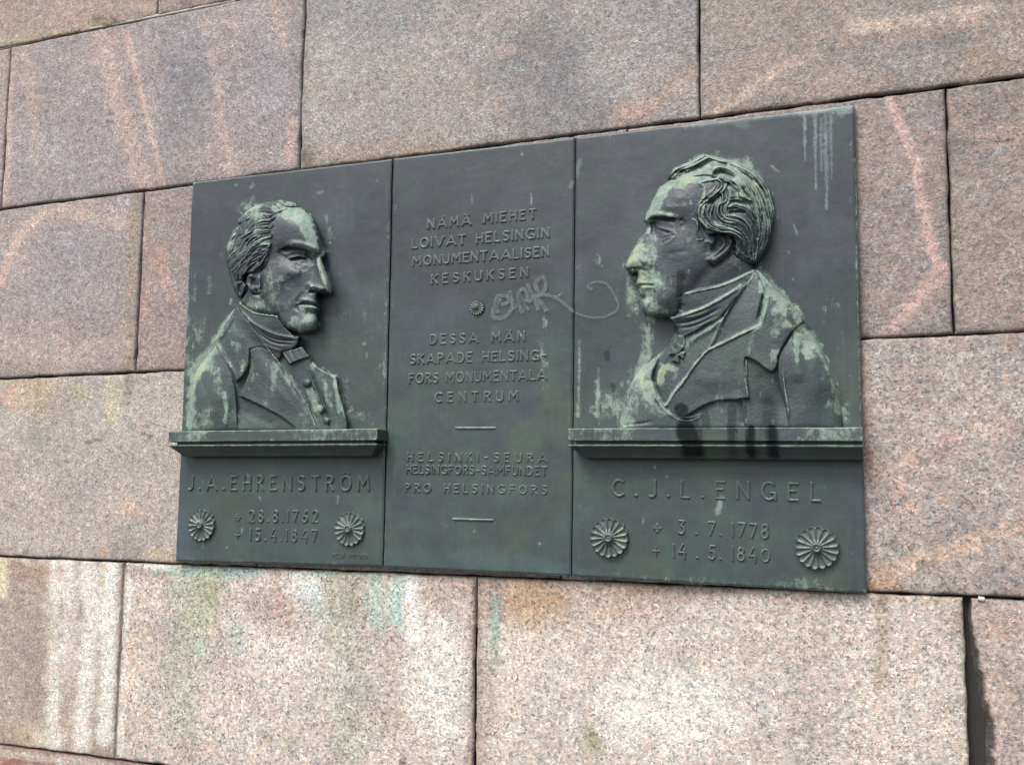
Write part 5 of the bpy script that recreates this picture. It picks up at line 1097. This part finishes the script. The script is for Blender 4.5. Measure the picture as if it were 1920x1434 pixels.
# ---------------------------------------------------------------- lettering: raised half-round strokes
def arc(cx, cy, rx, ry, a0, a1, n=10):
    return [(cx + rx * math.cos(math.radians(a0 + (a1 - a0) * i / n)), cy + ry * math.sin(math.radians(a0 + (a1 - a0) * i / n))) for i in range(n + 1)]
G = {  # width, strokes (y up, cap height 1)
    'A': (.80, [[(0, 0), (.40, 1)], [(.40, 1), (.80, 0)], [(.15, .28), (.65, .28)]]),
    'C': (.62, [arc(.38, .5, .38, .5, 52, 308, 14)]),
    'D': (.58, [[(0, 0), (0, 1)], [(0, 1), (.2, 1)] + arc(.2, .5, .38, .5, 90, -90, 12) + [(0, 0)]]),
    'E': (.46, [[(0, 0), (0, 1)], [(0, 1), (.46, 1)], [(0, .55), (.34, .55)], [(0, 0), (.46, 0)]]),
    'F': (.44, [[(0, 0), (0, 1)], [(0, 1), (.44, 1)], [(0, .55), (.34, .55)]]),
    'G': (.70, [arc(.38, .5, .38, .5, 50, 300, 14), [(.70, .0), (.70, .38)], [(.70, .38), (.48, .40)], arc(.38, .5, .38, .5, 300, 330, 3)]),
    'H': (.54, [[(0, 0), (0, 1)], [(.54, 0), (.54, 1)], [(0, .52), (.54, .52)]]),
    'I': (.02, [[(.01, 0), (.01, 1)]]),
    'J': (.36, [[(.36, 1), (.36, .26)] + arc(.16, .24, .20, .24, 0, -130, 7)]),
    'K': (.52, [[(0, 0), (0, 1)], [(.50, 1), (.02, .46)], [(.16, .62), (.52, 0)]]),
    'L': (.44, [[(0, 1), (0, 0)], [(0, 0), (.44, 0)]]),
    'M': (.78, [[(0, 0), (.07, 1)], [(.07, 1), (.39, .40)], [(.39, .40), (.71, 1)], [(.71, 1), (.78, 0)]]),
    'N': (.58, [[(0, 0), (0, 1)], [(0, 1), (.58, 0)], [(.58, 0), (.58, 1)]]),
    'O': (.74, [arc(.37, .5, .37, .5, 90, 450, 22)]),
    'P': (.46, [[(0, 0), (0, 1)], [(0, 1), (.22, 1)] + arc(.22, .76, .24, .24, 90, -90, 8) + [(0, .52)]]),
    'R': (.50, [[(0, 0), (0, 1)], [(0, 1), (.22, 1)] + arc(.22, .76, .24, .24, 90, -90, 8) + [(0, .52)], [(.18, .52), (.50, 0)]]),
    'S': (.48, [arc(.25, .76, .22, .24, 35, 235, 9) + arc(.23, .25, .24, .25, 70, -140, 10)]),
    'T': (.58, [[(0, 1), (.58, 1)], [(.29, 1), (.29, 0)]]),
    'U': (.56, [[(0, 1), (0, .28)] + arc(.28, .28, .28, .28, 180, 360, 10) + [(.56, 1)]]),
    'V': (.76, [[(0, 1), (.38, 0)], [(.38, 0), (.76, 1)]]),
    'X': (.56, [[(0, 0), (.56, 1)], [(0, 1), (.56, 0)]]),
    'Y': (.60, [[(0, 1), (.3, .5)], [(.6, 1), (.3, .5)], [(.3, .5), (.3, 0)]]),
    '-': (.34, [[(0, .46), (.34, .46)]]),
    '.': (.06, [[(.0, .05), (.06, .05)]]),
    '1': (.04, [[(.02, 0), (.02, 1)]]),
    '2': (.50, [arc(.25, .74, .24, .26, 160, -25, 9) + [(.0, 0), (.50, 0)]]),
    '3': (.46, [[(.02, 1), (.42, 1)], [(.42, 1), (.18, .60)], [(.18, .60)] + arc(.20, .30, .24, .30, 90, -140, 10)]),
    '4': (.50, [[(.30, 1), (0, .38)], [(0, .38), (.50, .38)], [(.42, .62), (.42, -.08)]]),
    '5': (.44, [[(.42, 1), (.10, 1)], [(.10, 1), (.06, .58)], [(.06, .58)] + arc(.19, .31, .24, .31, 100, -140, 10)]),
    '6': (.46, [[(.36, 1), (.06, .48)], arc(.23, .27, .22, .27, 90, 450, 16)]),
    '7': (.46, [[(0, 1), (.46, 1)], [(.46, 1), (.14, 0)]]),
    '8': (.44, [arc(.22, .76, .18, .23, 90, 450, 14), arc(.22, .27, .22, .27, 90, 450, 16)]),
    '0': (.56, [arc(.28, .46, .28, .46, 90, 450, 18)]),
    '+': (.58, [[(.29, .12), (.29, .88)], [(0, .5), (.58, .5)]]),
    '*': (.70, [[(.35, .12), (.35, .88)], [(0, .5), (.70, .5)], [(.24, .26), (.46, .26)], [(.24, .74), (.46, .74)], [(.13, .39), (.13, .61)], [(.57, .39), (.57, .61)]]),
}
for k_, src in (('Ä', 'A'), ('Ö', 'O')):
    w_, s_ = G[src]; c_ = w_ / 2; G[k_] = (w_, s_ + [[(c_ - .17, 1.17), (c_ - .15, 1.17)], [(c_ + .15, 1.17), (c_ + .17, 1.17)]])
_lm = {}
def letter_mesh(ch, sw, hh, prefix='letter'):
    key = (ch, round(sw, 3), round(hh, 3))
    if key in _lm: return _lm[key]
    V = []; F = []
    for si, st in enumerate(G[ch][1]):
        P = np.array(st, float)
        keep = [0] + [i for i in range(1, len(P)) if np.linalg.norm(P[i] - P[i - 1]) > 1e-4]; P = P[keep]
        closed = len(P) > 4 and np.linalg.norm(P[0] - P[-1]) < 1e-3
        T = np.gradient(P, axis=0) if len(P) > 2 else np.repeat([(P[1] - P[0])], 2, 0)
        if closed: T[0] = T[-1] = P[1] - P[-2]
        T = T / np.linalg.norm(T, axis=1, keepdims=True)
        if not closed:
            P = np.vstack([P[0] - T[0] * sw * .9, P[0] - T[0] * sw * .35, P, P[-1] + T[-1] * sw * .35, P[-1] + T[-1] * sw * .9]); T = np.vstack([T[0], T[0], T, T[-1], T[-1]])
        Nn = np.stack([-T[:, 1], T[:, 0]], 1); n = len(P); b0 = len(V); eps = si * 0.004
        prof_ = [(-1.25, -0.25), (-1, .25), (-.72, .85), (-.25, 1.0), (.25, 1.0), (.72, .85), (1, .25), (1.25, -0.25)]
        for i in range(n):
            end = (not closed) and i in (0, n - 1)
            for s_, z_ in prof_:
                q = P[i] + Nn[i] * sw * s_ * (0.8 if end else 1); V.append((q[0], -(hh * (z_ * (1 + eps) if not end else -0.25)), q[1]))
        k = len(prof_)
        for i in range(n - 1):
            for j in range(k - 1):
                a = b0 + i * k + j; F.append((a, a + 1, a + k + 1, a + k))
    me = mesh_np('letter', V, np.array(F), True); me.materials.append(MBS); _lm[key] = me
    return me
def text(s_, pl, pr, cap, parent, sw=0.108, hh=0.105, rel=0.45, wx=1.24):
    """raised line between two baseline points (photograph pixels); cap = cap height in pixels at the left"""
    A = unproj(*pl, 0.002); Bq = unproj(*pr, 0.002); up_ = unproj(pl[0], pl[1] - cap, 0.002); ch = up_[2] - A[2]
    W = Bq[0] - A[0]; n_ = len(s_) - 1 + s_.count(' ') * rel
    wx = wx if len(s_) == 1 else min(wx, (W - 0.34 * ch * n_) / sum(G[c][0] * ch for c in s_ if c != ' ')); wd = [G[c][0] * ch * wx if c != ' ' else 0 for c in s_]
    units = 0.0; pos = []
    # equal gaps between letters, a space counts extra
    gaps = len(s_) - 1 + s_.count(' ') * rel
    gap = (W - sum(wd)) / max(1e-6, gaps)
    x = 0.0
    rr = random.Random(len(s_) * 7 + int(pl[1]))
    for c, w_ in zip(s_, wd):
        if c == ' ':
            x += gap * (1 + rel); continue
        t = x / W
        o = link('letter', letter_mesh(c, sw, hh), parent)
        o.location = (A[0] + x, 0.0012, A[2] + (Bq[2] - A[2]) * t)
        o.rotation_euler = (0, -math.atan2(Bq[2] - A[2], W) + rr.uniform(-.02, .02), 0)
        o.scale = (ch * wx, ch * 0.9 + 0.003, ch * rr.uniform(.97, 1.03))
        x += w_ + gap
T = text
T('NÄMÄ MIEHET', (802, 428.6), (1004, 408.9), 16.2, PLC, rel=1.2)
T('LOIVAT HELSINGIN', (772.9, 465.2), (1028, 444.3), 16.6, PLC, rel=1.2)
T('MONUMENTAALISEN', (773.5, 498.2), (1028, 479.6), 16.2, PLC)
T('KESKUKSEN', (809, 532), (988.2, 518.8), 16.2, PLC)
T('DESSA MÄN', (806.6, 644.6), (982.5, 638.5), 16.2, PLC, rel=1.0)
T('SKAPADE HELSING-', (768.6, 682), (1023, 674), 16.4, PLC, rel=1.2)
T('FORS MONUMENTALA', (766.6, 718.2), (1023, 711), 16.4, PLC, rel=1.0)
T('CENTRUM', (815.5, 753.6), (970, 750.7), 16.6, PLC)
T('HELSINKI-SEURA', (763.6, 864), (1024, 866), 14.4, PLC, sw=.095)
T('HELSINGFORS-SAMFUNDET', (762, 887), (1024, 891), 14.6, PLC, sw=.095)
T('PRO HELSINGFORS', (760, 921.6), (1024, 926), 14.4, PLC, rel=.8, sw=.1)
T('J.A.EHRENSTRÖM', (352.5, 917.8), (690.5, 919.4), 25, PLL, sw=.08, hh=.10, wx=1.06)
T('28.8.1762', (466, 978.2), (594.5, 978.8), 20.6, PLL, sw=.085, wx=1.08)
T('*', (440.5, 978.0), (453.5, 978.0), 18.0, PLL, sw=.07, wx=1)
T('15.4.1847', (468.5, 1012.6), (593.5, 1015.6), 20.6, PLL, sw=.085, wx=1.08)
T('+', (440.0, 1012.0), (452.5, 1012.3), 18.0, PLL, sw=.07, wx=1)
T('C.J.L.ENGEL', (1148.5, 929.2), (1537.5, 938.8), 30, PLR, sw=.08, hh=.10, wx=1.1)
T('3 . 7. 1778', (1271.5, 1000.2), (1439.5, 1009.2), 24.5, PLR, sw=.08, rel=.3, wx=1.05)
T('*', (1224, 1000.5), (1240.5, 1001), 21.5, PLR, sw=.07, wx=1)
T('14 . 5. 1840', (1262.5, 1044.4), (1442.5, 1053.4), 24.5, PLR, sw=.08, rel=.3, wx=1.05)
T('+', (1224, 1042.5), (1240, 1043.2), 20, PLR, sw=.07, wx=1)
def rule(p0, p1, parent):
    A = unproj(*p0, .002); B_ = unproj(*p1, .002); n = 24; t = np.linspace(0, 1, n); V = []
    for s_, h_ in ((-1.3, -.5), (-1, 1), (-.5, 3), (.5, 3), (1, 1), (1.3, -.5)):
        wob = (fbm(t * 300, t * 0, 20, 5, 2) - .5) * .0008; e = np.minimum(1, np.minimum(t, 1 - t) * 40 + .1)
        V.append(np.stack([A[0] + (B_[0] - A[0]) * t, -h_ * .001 * e, A[2] + (B_[2] - A[2]) * t + s_ * .0026 + wob], 1))
    return link('rule', mesh_np('rule', np.array(V).reshape(-1, 3), grid_faces(n, 6)[:, ::-1], True), parent, MBS)
rule((852.5, 802.3), (929, 802.3), PLC); rule((848, 972.8), (925, 975), PLC)
# founder's small cut signature, joined as one part
sig = []; fs = []; A = unproj(624.5, 1044, 0.0); B_ = unproj(688, 1045, 0.0); ch = 0.0105; n0 = 0; wsum = sum(G[c][0] if c != ' ' else .4 for c in 'FELIX NYLUND'); x = 0
gp = (B_[0] - A[0] - wsum * ch) / 11
for c in 'FELIX NYLUND':
    if c == ' ': x += .4 * ch + gp; continue
    me = letter_mesh(c, .09, .12); v = np.empty(len(me.vertices) * 3, np.float32); me.vertices.foreach_get('co', v); v = v.reshape(-1, 3) * ch + np.array([A[0] + x, -.0004, A[2]])
    f_ = np.array([tuple(p.vertices) for p in me.polygons]); sig.append(v); fs.append(f_ + n0); n0 += len(v); x += G[c][0] * ch + gp
link('signature', mesh_np('signature', np.vstack(sig), np.vstack(fs), True), PLL, MBS)

# ---------------------------------------------------------------- rubbed marker scrawl across the middle and right plaques
MS, t_, b_ = new_mat('faded_marker'); N_ = NT(t_)
g_ = N_.n('ShaderNodeNewGeometry'); b_.inputs['Base Color'].default_value = (.155, .18, .18, 1); b_.inputs['Roughness'].default_value = .7
a_ = N_.math('MULTIPLY', N_.ramp(N_.noise(g_.outputs['Position'], 110, 5, .65), .05, .8), .62); N_.set(b_.inputs['Alpha'], N_.math('MULTIPLY', a_, N_.attr('cover').outputs['Fac']))
def scrawl(strokes, parent):
    Vs = []; Fs = []; Cs = []; n0 = 0
    for si, (pts, w_) in enumerate(strokes):
        P = spline(pts, False, 7); T_ = np.gradient(P, axis=0); T_ /= np.linalg.norm(T_, axis=1, keepdims=True) + 1e-9; Nn = np.stack([-T_[:, 1], T_[:, 0]], 1); n = len(P)
        wv = w_ * 1.5 * (.8 + .5 * fbm(P[:, 0], P[:, 1], 9, 4, 2))
        for s_, cv in ((-1, 0), (-.55, 1), (0, .8), (.55, 1), (1, 0)):
            q = P + Nn * (wv * s_)[:, None]; Vs.append(unproj(q[:, 0], q[:, 1], 0.0024 + .00025 * si)); Cs.append(np.full(n, cv * 1.0))
        Fs.append(grid_faces(n, 5) + n0); n0 += n * 5
    return link('graffiti', mesh_np('graffiti', np.vstack(Vs), np.vstack(Fs), True, {'cover': np.concatenate(Cs)}), parent, MS)
R1 = lambda *p: Z(730, 370, K, p)
scrawl([(R1((1000, 905), (960, 960), (925, 1040), (950, 1080), (1030, 1075), (1090, 1010), (1100, 930), (1050, 885), (970, 890), (955, 960), (970, 1040)), 3.0),
        (R1((1000, 960), (1060, 940), (1070, 870), (1085, 850), (1095, 920), (1110, 990), (1150, 960)), 2.6),
        (R1((1150, 850), (1170, 930), (1190, 1030), (1200, 960), (1160, 860), (1200, 820), (1235, 860), (1230, 920), (1180, 930), (1250, 1010)), 2.8),
        (R1((1240, 770), (1270, 850), (1320, 960), (1340, 1010)), 2.8), (R1((1240, 940), (1290, 900), (1330, 850), (1310, 780), (1340, 730), (1385, 720), (1400, 790), (1370, 860), (1300, 880)), 2.8),
        (R1((1300, 880), (1350, 930), (1410, 1020)), 3.4), (R1((1330, 880), (1400, 875), (1480, 895), (1550, 940), (1610, 990), (1652, 1028)), 2.4), (R1((1500, 890), (1555, 855)), 1.2)], PLC)
scrawl([(R1((1666, 1034), (1740, 1060), (1830, 1078), (1910, 1072)) + Z(1100, 460, K, [(180, 635), (260, 590), (285, 540), (240, 430), (180, 350), (110, 325), (30, 345), (10, 370), (50, 400)]), 1.7)], PLR)

for e_ in (PLL, PLC, PLR): adopt(e_)
